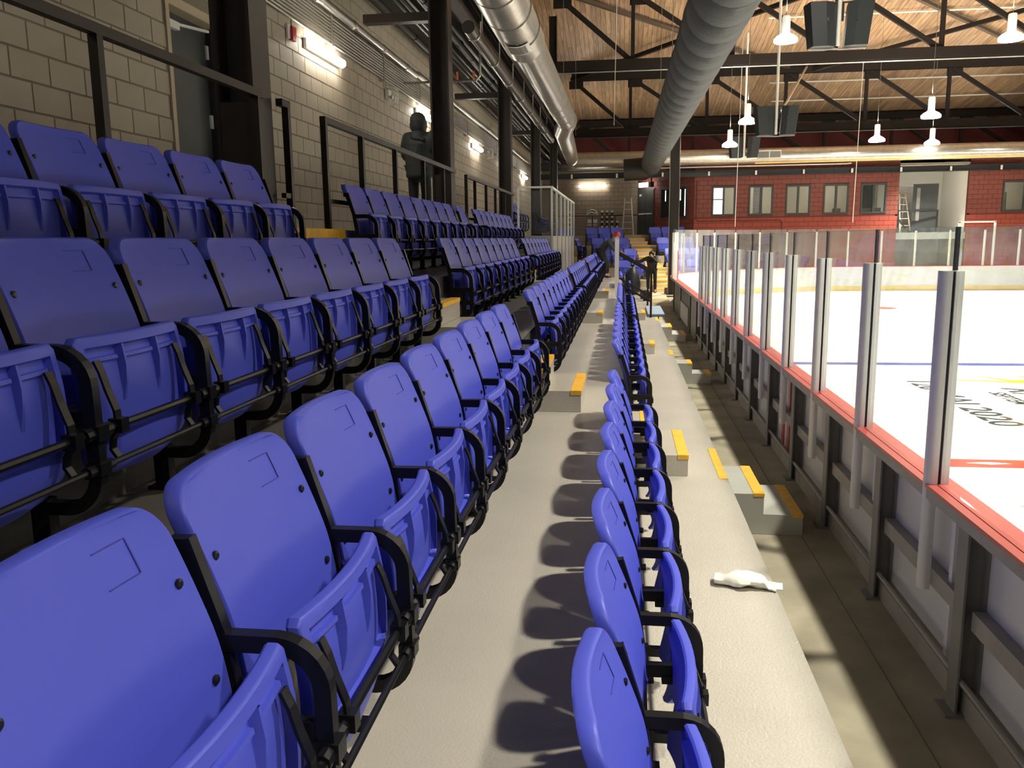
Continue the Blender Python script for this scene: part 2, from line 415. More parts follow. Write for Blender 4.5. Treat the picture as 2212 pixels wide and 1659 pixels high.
def make_back():
    z0, z1 = WZ - 0.19, WZ + 0.262
    us = [-1, -0.94, -0.85, -0.7, -0.5, -0.25, 0, 0.25, 0.5, 0.7, 0.85, 0.94, 1]
    return shell(us, arcz(z0, z1, 0.05, 0.070, 12, 11), back_x, corner_half(0.257, z0, z1, 0.05, 0.070), 0.040)
def pan_base(u, z):
    d = z - WZ
    x = interp([(-0.37, 0.118), (-0.30, 0.142), (-0.2, 0.150), (-0.1, 0.146), (0.0, 0.128)], d)
    return x + 0.024 * (1 - u * u)
def make_pan():
    z0, z1 = WZ - 0.372, WZ + 0.004
    us = [-1, -0.95, -0.90, -0.87, -0.7, -0.45, -0.2, 0, 0.2, 0.45, 0.7, 0.87, 0.90, 0.95, 1]
    def xf(u, z):
        d = z - WZ; x = pan_base(u, z)
        if abs(u) < 0.89 and -0.25 < d < -0.024: x -= 0.020
        return x
    zs = [z0 + 0.11 * (1 - math.cos(math.pi / 2 * k / 5)) for k in range(5)] + [WZ + q for q in (-0.262, -0.252, -0.246, -0.2, -0.15, -0.1, -0.06, -0.028, -0.020, -0.008, 0.004)]
    mb = shell(us, zs, xf, corner_half(0.250, z0, z1, 0.11, 0.012), 0.030)
    # two tapering ribs and a ledge on the underside
    for u in (-0.34, 0.34):
        y = u * 0.25; n = len(mb.v)
        for z, dpt in ((WZ - 0.022, 0.022), (WZ - 0.08, 0.020), (WZ - 0.13, 0.012), (WZ - 0.178, 0.0)):
            xb = pan_base(u, z) - 0.0205
            for s in (-1, 1):
                mb.v += [(xb, y + s * 0.009, z), (xb + dpt, y + s * 0.004, z)]
        for k in range(3):
            a = n + 4 * k
            mb.f += [(a, a + 1, a + 5, a + 4), (a + 1, a + 3, a + 7, a + 5), (a + 3, a + 2, a + 6, a + 7)]
    for ua, ub in ((-0.86, -0.40), (-0.28, 0.28), (0.40, 0.86)):
        n = len(mb.v); K = 6
        for k in range(K + 1):
            u = ua + (ub - ua) * k / K
            for z, d in ((WZ - 0.050, 0.0), (WZ - 0.050, 0.010), (WZ - 0.060, 0.010), (WZ - 0.064, 0.0)):
                mb.v.append((pan_base(u, z) - 0.0205 + d, u * 0.25, z))
        for k in range(K):
            a = n + 4 * k
            for q in range(3): mb.f.append((a + q, a + q + 1, a + q + 5, a + q + 4))
    return mb
def arc(cx, cz, r, a0, a1, n):
    return [(cx + r * math.cos(math.radians(a0 + (a1 - a0) * k / n)), cz + r * math.sin(math.radians(a0 + (a1 - a0) * k / n))) for k in range(n + 1)]
def make_frame():
    mb = MB(); t, w = 0.034, 0.030
    path = [(-0.016, WZ - 0.017), (0.09, WZ - 0.017)] + arc(0.096, WZ - 0.107, 0.09, 88, 0, 7) + [(0.189, WZ - 0.30)] + arc(0.100, WZ - 0.335, 0.089, 0, -88, 7) + [(0.035, WZ - 0.424)]
    mb.ribbon(path, t, w)
    mb.ribbon([(-0.066, WZ + 0.180), (-0.010, WZ + 0.0), (0.008, WZ - 0.12), (0.020, WZ - 0.424)], 0.030, 0.026)
    mb.ribbon([(0.012, WZ - 0.190), (0.185, WZ - 0.190)], 0.042, 0.026)          # bracket at hinge height
    mb.box(0.075, 0.125, -0.016, 0.016, WZ - 0.232, WZ - 0.205)                   # tab under the bracket
    mb.box(0.162, 0.215, -0.022, 0.022, WZ - 0.245, WZ - 0.205)                   # rod clamp
    mb.box(0.170, 0.212, -0.022, 0.022, WZ - 0.335, WZ - 0.302)
    mb.box(-0.095, -0.060, -0.014, 0.014, WZ + 0.150, WZ + 0.182)
    return mb
def make_post():
    mb = MB(); mb.box(0.002, 0.052, -0.019, 0.019, 0.012, WZ - 0.40)
    mb.box(-0.02, 0.075, -0.030, 0.030, 0.0, 0.012)
    mb.box(0.02, 0.036, 0.018, 0.034, 0.05, 0.066)
    return mb
def make_end_foot():
    mb = MB(); mb.ribbon([(0.0, WZ - 0.30), (0.19, WZ - 0.30)], 0.04, 0.028)
    mb.box(-0.01, 0.03, -0.016, 0.016, 0.012, WZ - 0.30); mb.box(0.10, 0.135, -0.016, 0.016, 0.012, WZ - 0.30)
    mb.box(-0.03, 0.155, -0.030, 0.030, 0.0, 0.012)
    return mb
def make_strap(s):
    mb = MB(); y = s * 0.195
    mb.ribbon([(pan_base(0.8, WZ - 0.07) - 0.004, WZ - 0.055), (pan_base(0.8, WZ - 0.09) + 0.006, WZ - 0.085), (0.172, WZ - 0.13), (0.192, WZ - 0.185), (0.196, WZ - 0.232)], 0.007, 0.026, y)
    mb.ribbon([(0.196, WZ - 0.232), (0.176, WZ - 0.262), (0.172, WZ - 0.290), (0.192, WZ - 0.320)], 0.009, 0.022, y)
    mb.box(0.176, 0.214, y - 0.017, y + 0.017, WZ - 0.244, WZ - 0.206)
    return mb
def make_rod(z, r):
    mb = MB(); mb.tube([(0.192, -SEAT / 2, z), (0.192, SEAT / 2, z)], r, 8)
    for y in (-0.255, 0.255): mb.tube([(0.192, y - 0.018, z), (0.192, y + 0.018, z)], r * 1.7, 10)
    return mb
def make_bolt():
    mb = MB(); n = 10
    mb.v = [(0, 0, 0)]; mb = MB()
    mb.tube([(-0.002, 0, 0), (0.004, 0, 0), (0.0065, 0, 0)], [0.0095, 0.0095, 0.006], 10)
    return mb
def make_mark():  # raised strips in darker blue stand in for the shade of a groove
    mb = MB()
    def strip(y0, z0, y1, z1, w):
        K = 4
        for k in range(K):
            ya, za = y0 + (y1 - y0) * k / K, z0 + (z1 - z0) * k / K; yb, zb = y0 + (y1 - y0) * (k + 1) / K, z0 + (z1 - z0) * (k + 1) / K
            a = Vector((back_x(ya / 0.257, za) + 0.0008, ya, za)); b = Vector((back_x(yb / 0.257, zb) + 0.0008, yb, zb))
            mb.bar(a, b, w, 0.0035, (1, 0, 0.3))
    strip(0.075, WZ + 0.228, 0.155, WZ + 0.228, 0.0018); strip(0.155, WZ + 0.228, 0.155, WZ + 0.168, 0.0032); strip(0.075, WZ + 0.168, 0.155, WZ + 0.168, 0.0012)
    return mb
D_BACK = make_back().mesh('backrest', M_BLUE, 32); D_PAN = make_pan().mesh('seat_pan', M_BLUE, 32)
D_FRAME = make_frame().mesh('arm_frame', M_BLACK); D_POST = make_post().mesh('mounting_post', M_BLACK)
D_ENDF = make_end_foot().mesh('end_foot', M_BLACK)
D_STR = [make_strap(s).mesh('hinge_strap', M_BLACK) for s in (-1, 1)]
D_ROD = [make_rod(WZ - 0.225, 0.011).mesh('support_rod', M_BLACK), make_rod(WZ - 0.318, 0.009).mesh('support_rod', M_BLACK)]
D_BOLT = make_bolt().mesh('bolt', M_BOLT); D_MARK = make_mark().mesh('painted_recess', mat('groove_shade', (0.045, 0.055, 0.36), 0.5))
BOLTS = [(s * 0.222, WZ + dz) for s in (-1, 1) for dz in (0.120, -0.060)]

def seat(loc, label, group, detail, first, last, rz=0.0):
    """detail 3 = every part, 2 = no bolts, 1 = far"""
    t = thing('stadium_seat', label, 'seat', loc, rz, group)
    b = link('backrest', D_BACK, t)
    p = link('seat_pan', D_PAN, t)
    f = link('arm_frame', D_FRAME, t, (0, SEAT / 2, 0))
    if detail >= 2: link('mounting_post', D_POST, f)
    if first:
        e = link('arm_frame', D_FRAME, t, (0, -SEAT / 2, 0)); link('end_foot', D_ENDF, e)
    if detail >= 2:
        for s in D_STR: link('hinge_strap', s, p)
    for d in D_ROD[:(2 if detail >= 2 else 1)]: link('support_rod', d, t)
    if detail >= 3:
        link('painted_recess', D_MARK, b)
        for y, z in BOLTS: link('bolt', D_BOLT, b, (back_x(y / 0.257, z), y, z))
    elif detail >= 2:
        for y, z in BOLTS[2:3]: link('bolt', D_BOLT, b, (back_x(y / 0.257, z), y, z))
    return t
ROWN = ['front row', 'second row', 'third row', 'back row']
def seat_row(row, frames_end, n, where, order_from_end, detail, start=None):
    """n seats; frames_end = Y of the last (far) frame"""
    for i in range(n):
        yc = frames_end - SEAT * (n - i) + SEAT / 2
        k = (n - 1 - i) if order_from_end else i
        lab = 'blue tip-up seat, %s %s, %s' % (ORD[k], where, ROWN[row])
        seat((WELD_X[row], yc, TREAD_Z[row]), lab, '%s seats %s' % (ROWN[row], where.split(' ', 1)[1] if where.startswith('seat ') else where), detail, i == 0 and frames_end > 7, i == n - 1)
# block before the first aisle
seat_row(0, 6.044, 9, 'before the first aisle steps', True, 3)
seat_row(1, 6.030, 10, 'before the first aisle steps', True, 3)
seat_row(2, 5.985, 8, 'before the first aisle steps', True, 3)
seat_row(3, 5.455, 6, 'before the first aisle steps', True, 3)
# between first and second aisle
for r, st in ((0, 7.36), (1, 7.30), (2, 7.36)): seat_row(r, st + 9 * SEAT, 9, 'past the first aisle steps', False, 3 if r != 3 else 2)
seat_row(3, 7.18 + 8 * SEAT, 8, 'past the first aisle steps', False, 2)
seat((WELD_X[3], 12.44, TREAD_Z[3]), 'blue tip-up seat standing alone just past the second black column, back row', 'back row seats past the column', 2, True, True)
# between second and third aisle
for r, st, n in ((0, 13.45, 8), (1, 13.3, 8), (2, 13.5, 8), (3, 13.55, 8)): seat_row(r, st + n * SEAT, n, 'past the second aisle steps', False, 2)
# past the third aisle
seat_row(1, 19.3 + 9 * SEAT, 9, 'past the third aisle steps', False, 1)
seat_row(1, 25.3 + 3 * SEAT, 3, 'past the gap beyond the glass platform', False, 1)
seat_row(0, 21.9 + 4 * SEAT, 4, 'past the third aisle steps', False, 1)
seat_row(2, 28.7 + 4 * SEAT, 4, 'beyond the glass platform', False, 1)
# loose seats on the glass platform
for i in range(4):
    seat((-2.66, 20.4 + i * SEAT, WALK_Z), 'blue tip-up seat behind the platform glass, %s from the block wall light side' % ORD[i], 'seats on the glass platform', 1, i == 0, i == 3)
for i in range(3):
    seat((-2.6, 26.3 + i * SEAT, WALK_Z), 'blue tip-up seat at the back of the glass platform, %s in its row' % ORD[i], 'seats at the back of the platform', 1, i == 0, i == 2)

# ------------------------------------------------------------------ block wall beside the upper walkway
DOOR = (7.50, 8.48, 4.40)
WALLTOP = 6.05
mb = MB()
mb.box(WALL_X - 0.2, WALL_X - 0.006, Y0, DOOR[0], WALK_Z, WALLTOP); mb.box(WALL_X - 0.2, WALL_X - 0.006, DOOR[1], 43, WALK_Z, WALLTOP)
mb.box(WALL_X - 0.2, WALL_X - 0.006, DOOR[0], DOOR[1], DOOR[2], WALLTOP)
wl = struct('wall_left', mb, M_JOINT, 'beige painted concrete block wall beside the upper walkway')
def block_mesh(w, h, d=0.012):
    mb = MB(); b = 0.004
    x0, x1 = -d, 0.0
    mb.v = [(x0, 0, 0), (x0, w, 0), (x0, w, h), (x0, 0, h), (x1, b, b), (x1, w - b, b), (x1, w - b, h - b), (x1, b, h - b)]
    mb.f = [(4, 5, 6, 7), (0, 1, 5, 4), (1, 2, 6, 5), (2, 3, 7, 6), (3, 0, 4, 7)]
    return mb
BW, BH, BJ = 0.405, 0.203, 0.009
D_BLOCK = block_mesh(BW - BJ, BH - BJ).mesh('block', M_CMU)
far = MB(); nind = 0; cand = []
row = 0; z = WALK_Z
while z + BH < WALLTOP + 0.01:
    y = Y0 - (BW / 2 if row % 2 else 0)
    while y < 43:
        w = BW - BJ
        a, b = y, y + w
        if b > DOOR[0] - 0.05 and a < DOOR[1] + 0.05 and z < DOOR[2] + 0.02:
            segs = []
            if a < DOOR[0] - 0.08: segs.append((a, DOOR[0] - 0.05))
            if b > DOOR[1] + 0.08: segs.append((DOOR[1] + 0.05, b))
        else: segs = [(a, b)]
        for a, b in segs:
            cand.append((a, b, z))
        y += BW
    row += 1; z += BH
for a, b, z in cand:
    if 4.3 < a < 12.6 and 2.3 <= z < 5.0 and nind < 300 and abs((b - a) - (BW - BJ)) < 1e-4:
        nind += 1; link('block', D_BLOCK, wl, (WALL_X, a, z))
    else:
        bmk = block_mesh(b - a, BH - BJ); n = len(far.v)
        far.v += [(p[0] + WALL_X, p[1] + a, p[2] + z) for p in bmk.v]; far.f += [tuple(n + q for q in f) for f in bmk.f]
tag(far.obj('block_courses', M_CMU, wl), None, None, None, 'stuff')
# door in the block wall
d1 = link('door_1', None, None, (WALL_X - 0.12, DOOR[0], WALK_Z)); tag(d1, 'dark grey steel door in the block wall behind the back row', None, None, 'structure')
H = DOOR[2] - WALK_Z; Wd = DOOR[1] - DOOR[0]
MB().box(-0.05, 0.0, 0.02, Wd - 0.05, 0.01, H - 0.09).obj('door_leaf', M_DARKDOOR, d1)
MB().box(-0.08, 0.135, -0.05, 0.012, 0.0, H).obj('door_jamb', M_TAN, d1)
MB().box(-0.08, 0.135, Wd - 0.012, Wd + 0.05, 0.0, H).obj('door_jamb', M_DARKDOOR, d1)
MB().box(-0.08, 0.135, 0.012, Wd - 0.012, H - 0.085, H + 0.0).obj('door_head', M_TAN, d1)
for zz in (0.35, 1.05, 1.72): MB().box(0.0, 0.02, Wd - 0.075, Wd - 0.03, zz, zz + 0.13).obj('hinge', M_ALU, d1)
mb = MB(); mb.bar((0.02, 0.18, H - 0.20), (0.06, Wd - 0.1, H - 0.13), 0.025, 0.025); mb.box(0.0, 0.05, 0.12, 0.34, H - 0.24, H - 0.17); mb.obj('door_closer', M_ALU, d1)
# low dark ceiling over the walkway and its edge beam
struct('ceiling_walkway', MB().box(WALL_X - 0.2, -2.45, Y0, 43, WALLTOP, WALLTOP + 0.12), M_DARK, 'black underside of deck over the upper walkway')
t = thing('edge_beam', 'long black steel beam joining the column tops above the walkway', 'beam', (-2.62, Y0, 5.75))
MB().box(-0.11, 0.11, 0, 45, 0.27, 0.30).obj('top_flange', M_STEEL, t); MB().box(-0.11, 0.11, 0, 45, 0.0, 0.025).obj('bottom_flange', M_STEEL, t); MB().box(-0.012, 0.012, 0, 45, 0.025, 0.27).obj('web', M_STEEL, t)

# ------------------------------------------------------------------ columns along the walkway edge
COLY = [5.70, 12.42, 19.2, 25.95, 32.7]
for i, yc in enumerate(COLY):
    t = thing('steel_column', 'black H-section steel column, %s along the upper walkway from the door' % ORD[i], 'column', (-2.64, yc, WALK_Z), group='columns along the walkway')
    h = 5.75 - WALK_Z if i < 4 else 8.0
    MB().box(0.115, 0.14, 0, 0.30, 0, h).obj('flange', M_COLUMN, t); MB().box(-0.14, -0.115, 0, 0.30, 0, h).obj('flange', M_COLUMN, t)
    MB().box(-0.115, 0.115, 0.14, 0.16, 0, h).obj('web', M_COLUMN, t)
    if i == 0 or i == 1: MB().box(-0.115, 0.115, 0.01, 0.03, 0, 0.85).obj('stiffener_plate', M_COLUMN, t)
    MB().box(-0.2, 0.2, -0.04, 0.34, 0, 0.02).obj('base_plate', M_COLUMN, t)

# ------------------------------------------------------------------ guard rails behind the back row
def guard(label, ya, yb, posts, zb=WALK_Z, stub=None):
    t = thing('guard_rail', label, 'railing', (-2.45, ya, zb), group='guard rails on the upper walkway')
    L_ = yb - ya
    MB().box(-0.025, 0.025, 0, L_, 0.865, 0.915).obj('top_rail', M_STEEL, t)
    MB().box(-0.018, 0.018, 0, L_, 0.22, 0.255).obj('bottom_rail', M_STEEL, t)
    for p in posts: MB().box(-0.024, 0.024, p - ya - 0.024, p - ya + 0.024, 0, 0.865).obj('post', M_STEEL, t)
guard('dark steel guard rail in front of the block wall before the first column', 0.2, 5.69, [0.3, 2.0, 3.86, 5.62])
guard('short dark steel guard rail just past the first column', 6.01, 6.16, [6.135])
guard('dark steel guard rail between the first aisle and second column', 6.90, 12.42, [6.925, 7.93, 9.13, 10.44, 11.6])
guard('dark steel guard rail between the second aisle and third column', 13.33, 19.19, [13.355, 14.15, 15.32, 16.44, 17.7])

# ------------------------------------------------------------------ wall services: conduits, lights, boxes
t = thing('conduit_rack', 'rack of parallel steel conduits clamped along the block wall', 'conduits', (WALL_X, Y0, 4.86))
for i in range(9):
    MB().tube([(0.075, 0, i * 0.043), (0.075, 45, i * 0.043)], 0.0155, 8, True).obj('conduit', M_CONDUIT, t)
for k in range(16):
    y = 4.0 + 2.55 * k
    MB().box(0.0, 0.06, y - 0.02, y + 0.02, -0.05, 0.40).obj('strut', M_CONDUIT, t)
    MB().box(0.088, 0.10, y - 0.016, y + 0.016, -0.04, 0.39).obj('clamp_strip', M_CONDUIT, t)
t = thing('large_conduit', 'thick pale metal pipe above the conduit rack', 'pipe', (WALL_X + 0.17, 4.0, 5.27))
MB().tube([(0, 0, 0), (0, 12.2, 0), (-0.02, 12.4, 0.05), (-0.02, 36, 0.06)], 0.055, 12).obj('pipe', M_GALV, t)
for k in range(8): MB().tube([(0, 0.9 + 1.5 * k, 0), (0, 1.0 + 1.5 * k, 0)], 0.066, 12).obj('coupling', M_GALV, t)
for i, dz in enumerate((0.0, 0.055)):
    y1 = 12.2 + 0.1 * i
    tag(MB().tube([(WALL_X + 0.03, 3, 5.56 + dz), (WALL_X + 0.03, y1, 5.56 + dz), (WALL_X + 0.03, y1 + 0.02, 5.93), (WALL_X + 0.03, 30, 5.93 + 0.02 * i)], 0.016, 8).obj('wall_conduit', M_CONDUIT), 'thin steel conduit with an upward jog high on block wall, %s' % ('lower of two' if i == 0 else 'upper of two'), 'conduit')
def tube_light(label, loc, ln=1.35, axis='Y', power=None):
    t = thing('wall_tube_light', label, 'light', loc, 0 if axis == 'Y' else -math.pi / 2, 'fluorescent wall lights')
    MB().box(0.0, 0.045, -ln / 2, ln / 2, -0.06, 0.06).obj('housing', M_WHITE, t)
    mb = MB(); pr = []
    for k in range(9):
        a = math.radians(-80 + 160 * k / 8); pr.append((0.046 + 0.07 * math.cos(a), 0.062 * math.sin(a)))
    n = len(pr)
    for y in (-ln / 2 + 0.01, ln / 2 - 0.01):
        for x, z in pr: mb.v.append((x, y, z))
    for k in range(n - 1): mb.f.append((k, k + 1, n + k + 1, n + k))
    mb.f += [tuple(range(n)), tuple(range(2 * n - 1, n - 1, -1))]; mb.sm = True
    mb.obj('diffuser', M_LIT, t, angle=60)
    return t
LY = [11.48, 17.3, 23.5, 29.2, 34.8]
for i, y in enumerate([4.9 - 6.2] + LY):
    tube_light('glowing fluorescent wall light under the conduit rack, %s along the wall' % ORD[i], (WALL_X + 0.012, y, 4.69))
t = thing('fire_alarm', 'small red fire alarm box on block wall below conduits', 'alarm', (WALL_X + 0.012, 10.4, 4.62))
MB().box(0, 0.05, -0.06, 0.06, 0, 0.16).obj('box', M_REDBOX, t); MB().box(-0.005, 0.02, -0.14, -0.065, 0.01, 0.17).obj('back_box', M_ALU, t)
MB().tube([(0.02, -0.02, 0.16), (0.02, -0.02, 0.24)], 0.01, 8).obj('feed_conduit', M_CONDUIT, t)
for i, (y, z) in enumerate(((14.65, 4.64), (25.6, 4.72))):
    t = thing('emergency_light', 'caged emergency light on the block wall %s' % ('before the second wall light' if i == 0 else 'past the third wall light'), 'light', (WALL_X + 0.012, y, z), group='caged emergency lights')
    MB().box(0, 0.06, -0.09, 0.09, -0.06, 0.10).obj('battery_box', M_WHITE, t)
    for s in (-1, 1): MB().tube([(0.06, s * 0.07, -0.02), (0.13, s * 0.075, -0.03)], [0.02, 0.04], 10).obj('lamp_head', M_ALU, t)
    mb = MB()
    for q in range(5): mb.tube([(0.0, -0.16 + 0.08 * q, -0.13), (0.17, -0.15 + 0.075 * q, -0.10), (0.17, -0.15 + 0.075 * q, 0.12), (0.0, -0.16 + 0.08 * q, 0.15)], 0.005, 5)
    for q in range(4): mb.tube([(0.17, -0.15, -0.10 + 0.073 * q), (0.17, 0.15, -0.10 + 0.073 * q)], 0.005, 5)
    mb.obj('wire_cage', M_WHITE, t)
    MB().tube([(0.03, -0.12, 0.14), (0.05, -0.14, 0.30), (0.06, -0.3, 0.36)], 0.012, 6).obj('feed_conduit', M_CONDUIT, t)
# overhead black pipes above the walkway
PIPES = [(-3.72, 5.78, 0.045), (-3.5, 5.86, 0.05), (-3.28, 5.72, 0.04), (-3.08, 5.84, 0.055), (-2.9, 5.62, 0.035)]
pw = ['against the wall', 'beside the wall pipe', 'in the middle', 'near the columns', 'lowest beside the columns']
for i, (x, z, r) in enumerate(PIPES):
    t = thing('overhead_pipe', 'glossy black pipe under the walkway ceiling, %s' % pw[i], 'pipe', (x, 6.0, z), group='black pipes over the walkway')
    MB().tube([(0, 0, 0), (0, 36, 0)], r, 10).obj('pipe', M_STEEL, t)
    for k in range(9): MB().tube([(0, 1.5 + 4 * k + 0.3 * i, 0), (0, 1.62 + 4 * k + 0.3 * i, 0)], r * 1.25, 10).obj('coupling', M_STEEL, t)
t = thing('sprinkler_main', 'grey ringed pipe hung on loops beside the second column', 'pipe', (-2.34, 13.2, 5.36))
MB().tube([(0, 0, 0), (0, 15, 0)], 0.10, 14).obj('pipe', mat('dull_steel', (0.12, 0.115, 0.105), 0.28, metal=0.7), t)
for k in range(7):
    MB().tube([(0, 0.4 + 2 * k, 0), (0, 0.46 + 2 * k, 0)], 0.115, 14).obj('ring', M_CONDUIT, t)
    MB().tube([(0, 1.3 + 2 * k, 0.09), (0, 1.3 + 2 * k, 0.5)], 0.012, 6).obj('hanger', M_CONDUIT, t)
for i, yc in enumerate(COLY[1:4]):
    tag(MB().box(-3.75, -2.79, yc + 0.05, yc + 0.22, 5.30, 5.42).obj('bracket_beam', M_STEEL), 'stub black beam from the %s column toward the block wall' % ORD[i + 1], 'beam', 'stub beams at the columns')
t = thing('pipe_bridge', 'black pipe trapeze with orange valve handles between second and third columns', 'pipe', (-3.9, 15.6, 5.02))
MB().tube([(-0.15, 0, 0), (1.25, 0, 0.0), (1.33, 0, 0.08), (1.35, 0, 1.03)], 0.022, 8).obj('pipe', M_CONDUIT, t)
for x in (0.9, 1.2): MB().box(x, x + 0.03, -0.02, 0.02, 0.03, 0.16).obj('valve_handle', M_ORANGE, t)

# ------------------------------------------------------------------ person on the upper walkway (and helper)
def person(label, loc, rz, J, outfit, height_scale=1.0, hat=None, hairm=M_HAIR):
    """J: joint -> (x,y,z). facing +X in local space"""
    t = thing('person', label, 'person', loc, rz)
    rad = dict(pelvis=0.105, waist=0.095, chest=0.10, neckb=0.055, neck=0.055, chin=0.075, skull=0.098, crown=0.07,
               sh=0.050, el=0.040, wr=0.031, palm=0.038, hip=0.078, kn=0.052, an=0.038, heel=0.036, toe=0.030)
    def skin(name, verts, edges, m, root=0, parent=t, sub=2):
        me = bpy.data.meshes.new(name); me.from_pydata([v[0] for v in verts], edges, [])
        o = bpy.data.objects.new(name, me); COL.objects.link(o)
        o.modifiers.new('skin', 'SKIN').use_smooth_shade = True
        for i, v in enumerate(verts):
            r = v[1]; sv = me.skin_vertices[0].data[i]
            sv.radius = (r, r) if not isinstance(r, tuple) else r
            sv.use_root = (i == root)
        s_ = o.modifiers.new('sub', 'SUBSURF'); s_.levels = s_.render_levels = sub
        dg = bpy.context.evaluated_depsgraph_get(); ev = o.evaluated_get(dg)
        nm = bpy.data.meshes.new_from_object(ev); bpy.data.objects.remove(o); nm.materials.clear(); nm.materials.append(m)
        for p in nm.polygons: p.use_smooth = True
        return link(name, nm, parent)
    order = ['pelvis', 'waist', 'chest', 'neckb', 'neck', 'chin', 'skull', 'crown']
    V = []; E = []; ix = {}
    def add(k, p, r): ix[k] = len(V); V.append((tuple(p), r)); return ix[k]
    for k in order: add(k, J[k], rad[k])
    for a, b in zip(order, order[1:]): E.append((ix[a], ix[b]))
    for s in 'lr':
        for k in ('sh', 'el', 'wr', 'palm'): add(k + s, J[k + s], rad[k])
        E.append((ix['chest'], ix['sh' + s]))
        for a, b in (('sh', 'el'), ('el', 'wr'), ('wr', 'palm')): E.append((ix[a + s], ix[b + s]))
        w = Vector(J['wr' + s]); p = Vector(J['palm' + s]); d = (p - w).normalized(); sd = d.cross(Vector((0, 1, 0.3))).normalized(); n_ = d.cross(sd)
        for q in range(4):
            o_ = (q - 1.5) * 0.019; ln = (0.068, 0.078, 0.074, 0.058)[q]
            a = add('f%s%da' % (s, q), p + sd * o_ + d * 0.04, 0.0105); b = add('f%s%db' % (s, q), p + sd * o_ + d * (0.04 + ln * 0.55) + n_ * 0.008, 0.0095); c = add('f%s%dc' % (s, q), p + sd * o_ + d * (0.035 + ln * 0.95) + n_ * 0.030, 0.008)
            E += [(ix['palm' + s], a), (a, b), (b, c)]
        a = add('th%sa' % s, w + (p - w) * 0.5 - sd * 0.045, 0.012); b = add('th%sb' % s, p - sd * 0.055 + d * 0.01 + n_ * 0.02, 0.010)
        E += [(ix['palm' + s], a), (a, b)]
        for k in ('hip', 'kn', 'an', 'heel', 'toe'): add(k + s, J[k + s], rad[k])
        E.append((ix['pelvis'], ix['hip' + s]))
        for a, b in (('hip', 'kn'), ('kn', 'an'), ('an', 'heel'), ('an', 'toe')): E.append((ix[a + s], ix[b + s]))
    sk = Vector(J['skull']); ch = Vector(J['chin']); fd = Vector(J.get('face', (1, 0, 0))).normalized(); hu = (Vector(J['crown']) - ch).normalized(); hs = fd.cross(hu)
    a = add('nose', sk + fd * 0.112 - hu * 0.03, 0.014); E.append((ix['skull'], a))
    for s in (-1, 1):
        a = add('ear%d' % s, sk + hs * s * 0.100 - hu * 0.02, 0.014); E.append((ix['skull'], a))
    body = skin('body', V, E, M_SKIN, 0)
    for s in (-1, 1):
        mb = MB(); mb.lathe([(0.001, -0.011), (0.009, -0.007), (0.011, 0), (0.009, 0.007), (0.001, 0.011)], tuple(sk + fd * 0.094 + hs * s * 0.034), 8); mb.obj('eye', M_HAIR, body)
    mb = MB(); mb.bar(sk + fd * 0.094 - hu * 0.068 - hs * 0.022, sk + fd * 0.094 - hu * 0.068 + hs * 0.022, 0.010, 0.008); mb.obj('mouth', mat('lips', (0.35, 0.12, 0.10), 0.5), body)
    g = outfit.get('bulk', 1.0)
    # jacket
    V2 = [(J['waist'], 0.15 * g)]; e2 = []
    def add2(p, r, link_to): V2.append((tuple(p), r)); e2.append((link_to, len(V2) - 1)); return len(V2) - 1
    hem = Vector(J['pelvis']) + (Vector(J['pelvis']) - Vector(J['waist'])) * outfit.get('hem', 0.35)
    add2(hem, 0.165 * g, 0); c = add2(J['chest'], 0.168 * g, 0); nb = add2(Vector(J['neckb']), 0.088 * g, c)
    if outfit.get('hood'): add2(Vector(J['neckb']) - fd * 0.10 + Vector((0, 0, 0.03)), 0.085, nb)
    for s in 'lr':
        a = add2(J['sh' + s], 0.086 * g, c); a = add2(J['el' + s], 0.064 * g, a)
        wr = Vector(J['wr' + s]); el = Vector(J['el' + s]); add2(el + (wr - el) * 0.95, 0.048 * g, a)
    skin('jacket', V2, e2, outfit['top'], 0)
    V3 = [(J['pelvis'], 0.142)]; e3 = []
    for s in 'lr':
        n = len(V3); V3 += [(J['hip' + s], 0.102), (J['kn' + s], 0.076), (tuple(Vector(J['an' + s]) + Vector((0, 0, 0.03))), 0.066)]
        e3 += [(0, n), (n, n + 1), (n + 1, n + 2)]
    skin('trousers', V3, e3, outfit['legs'], 0)
    for s in 'lr':
        skin('shoe', [(tuple(Vector(J['heel' + s]) + Vector((0, 0, 0.012))), 0.046), (J['toe' + s], 0.040)], [(0, 1)], M_DARK, 0)
    # hair or hat
    if hat:
        mb = MB(); c = sk + hu * 0.015
        prof = ([(0.105, -0.17), (0.135, -0.10), (0.135, -0.03),] if outfit.get('hood') else []) + [(0.122, -0.03), (0.124, 0.0), (0.115, 0.05), (0.085, 0.095), (0.04, 0.118), (0.004, 0.124)]
        mb.lathe(prof, (0, 0, 0), 20); o = mb.obj('hat', hat, t)
        zax = hu; xax = fd - zax * fd.dot(zax); xax.normalize(); yax = zax.cross(xax)
        o.matrix_local = Matrix(((xax.x, yax.x, zax.x, c.x), (xax.y, yax.y, zax.y, c.y), (xax.z, yax.z, zax.z, c.z), (0, 0, 0, 1)))
    else:
        mb = MB(); mb.lathe([(0.108, -0.06), (0.115, -0.02), (0.115, 0.02), (0.10, 0.065), (0.06, 0.10), (0.004, 0.113)], tuple(sk - fd * 0.022 + hu * 0.01), 18); mb.obj('hair', hairm, t)
    return t
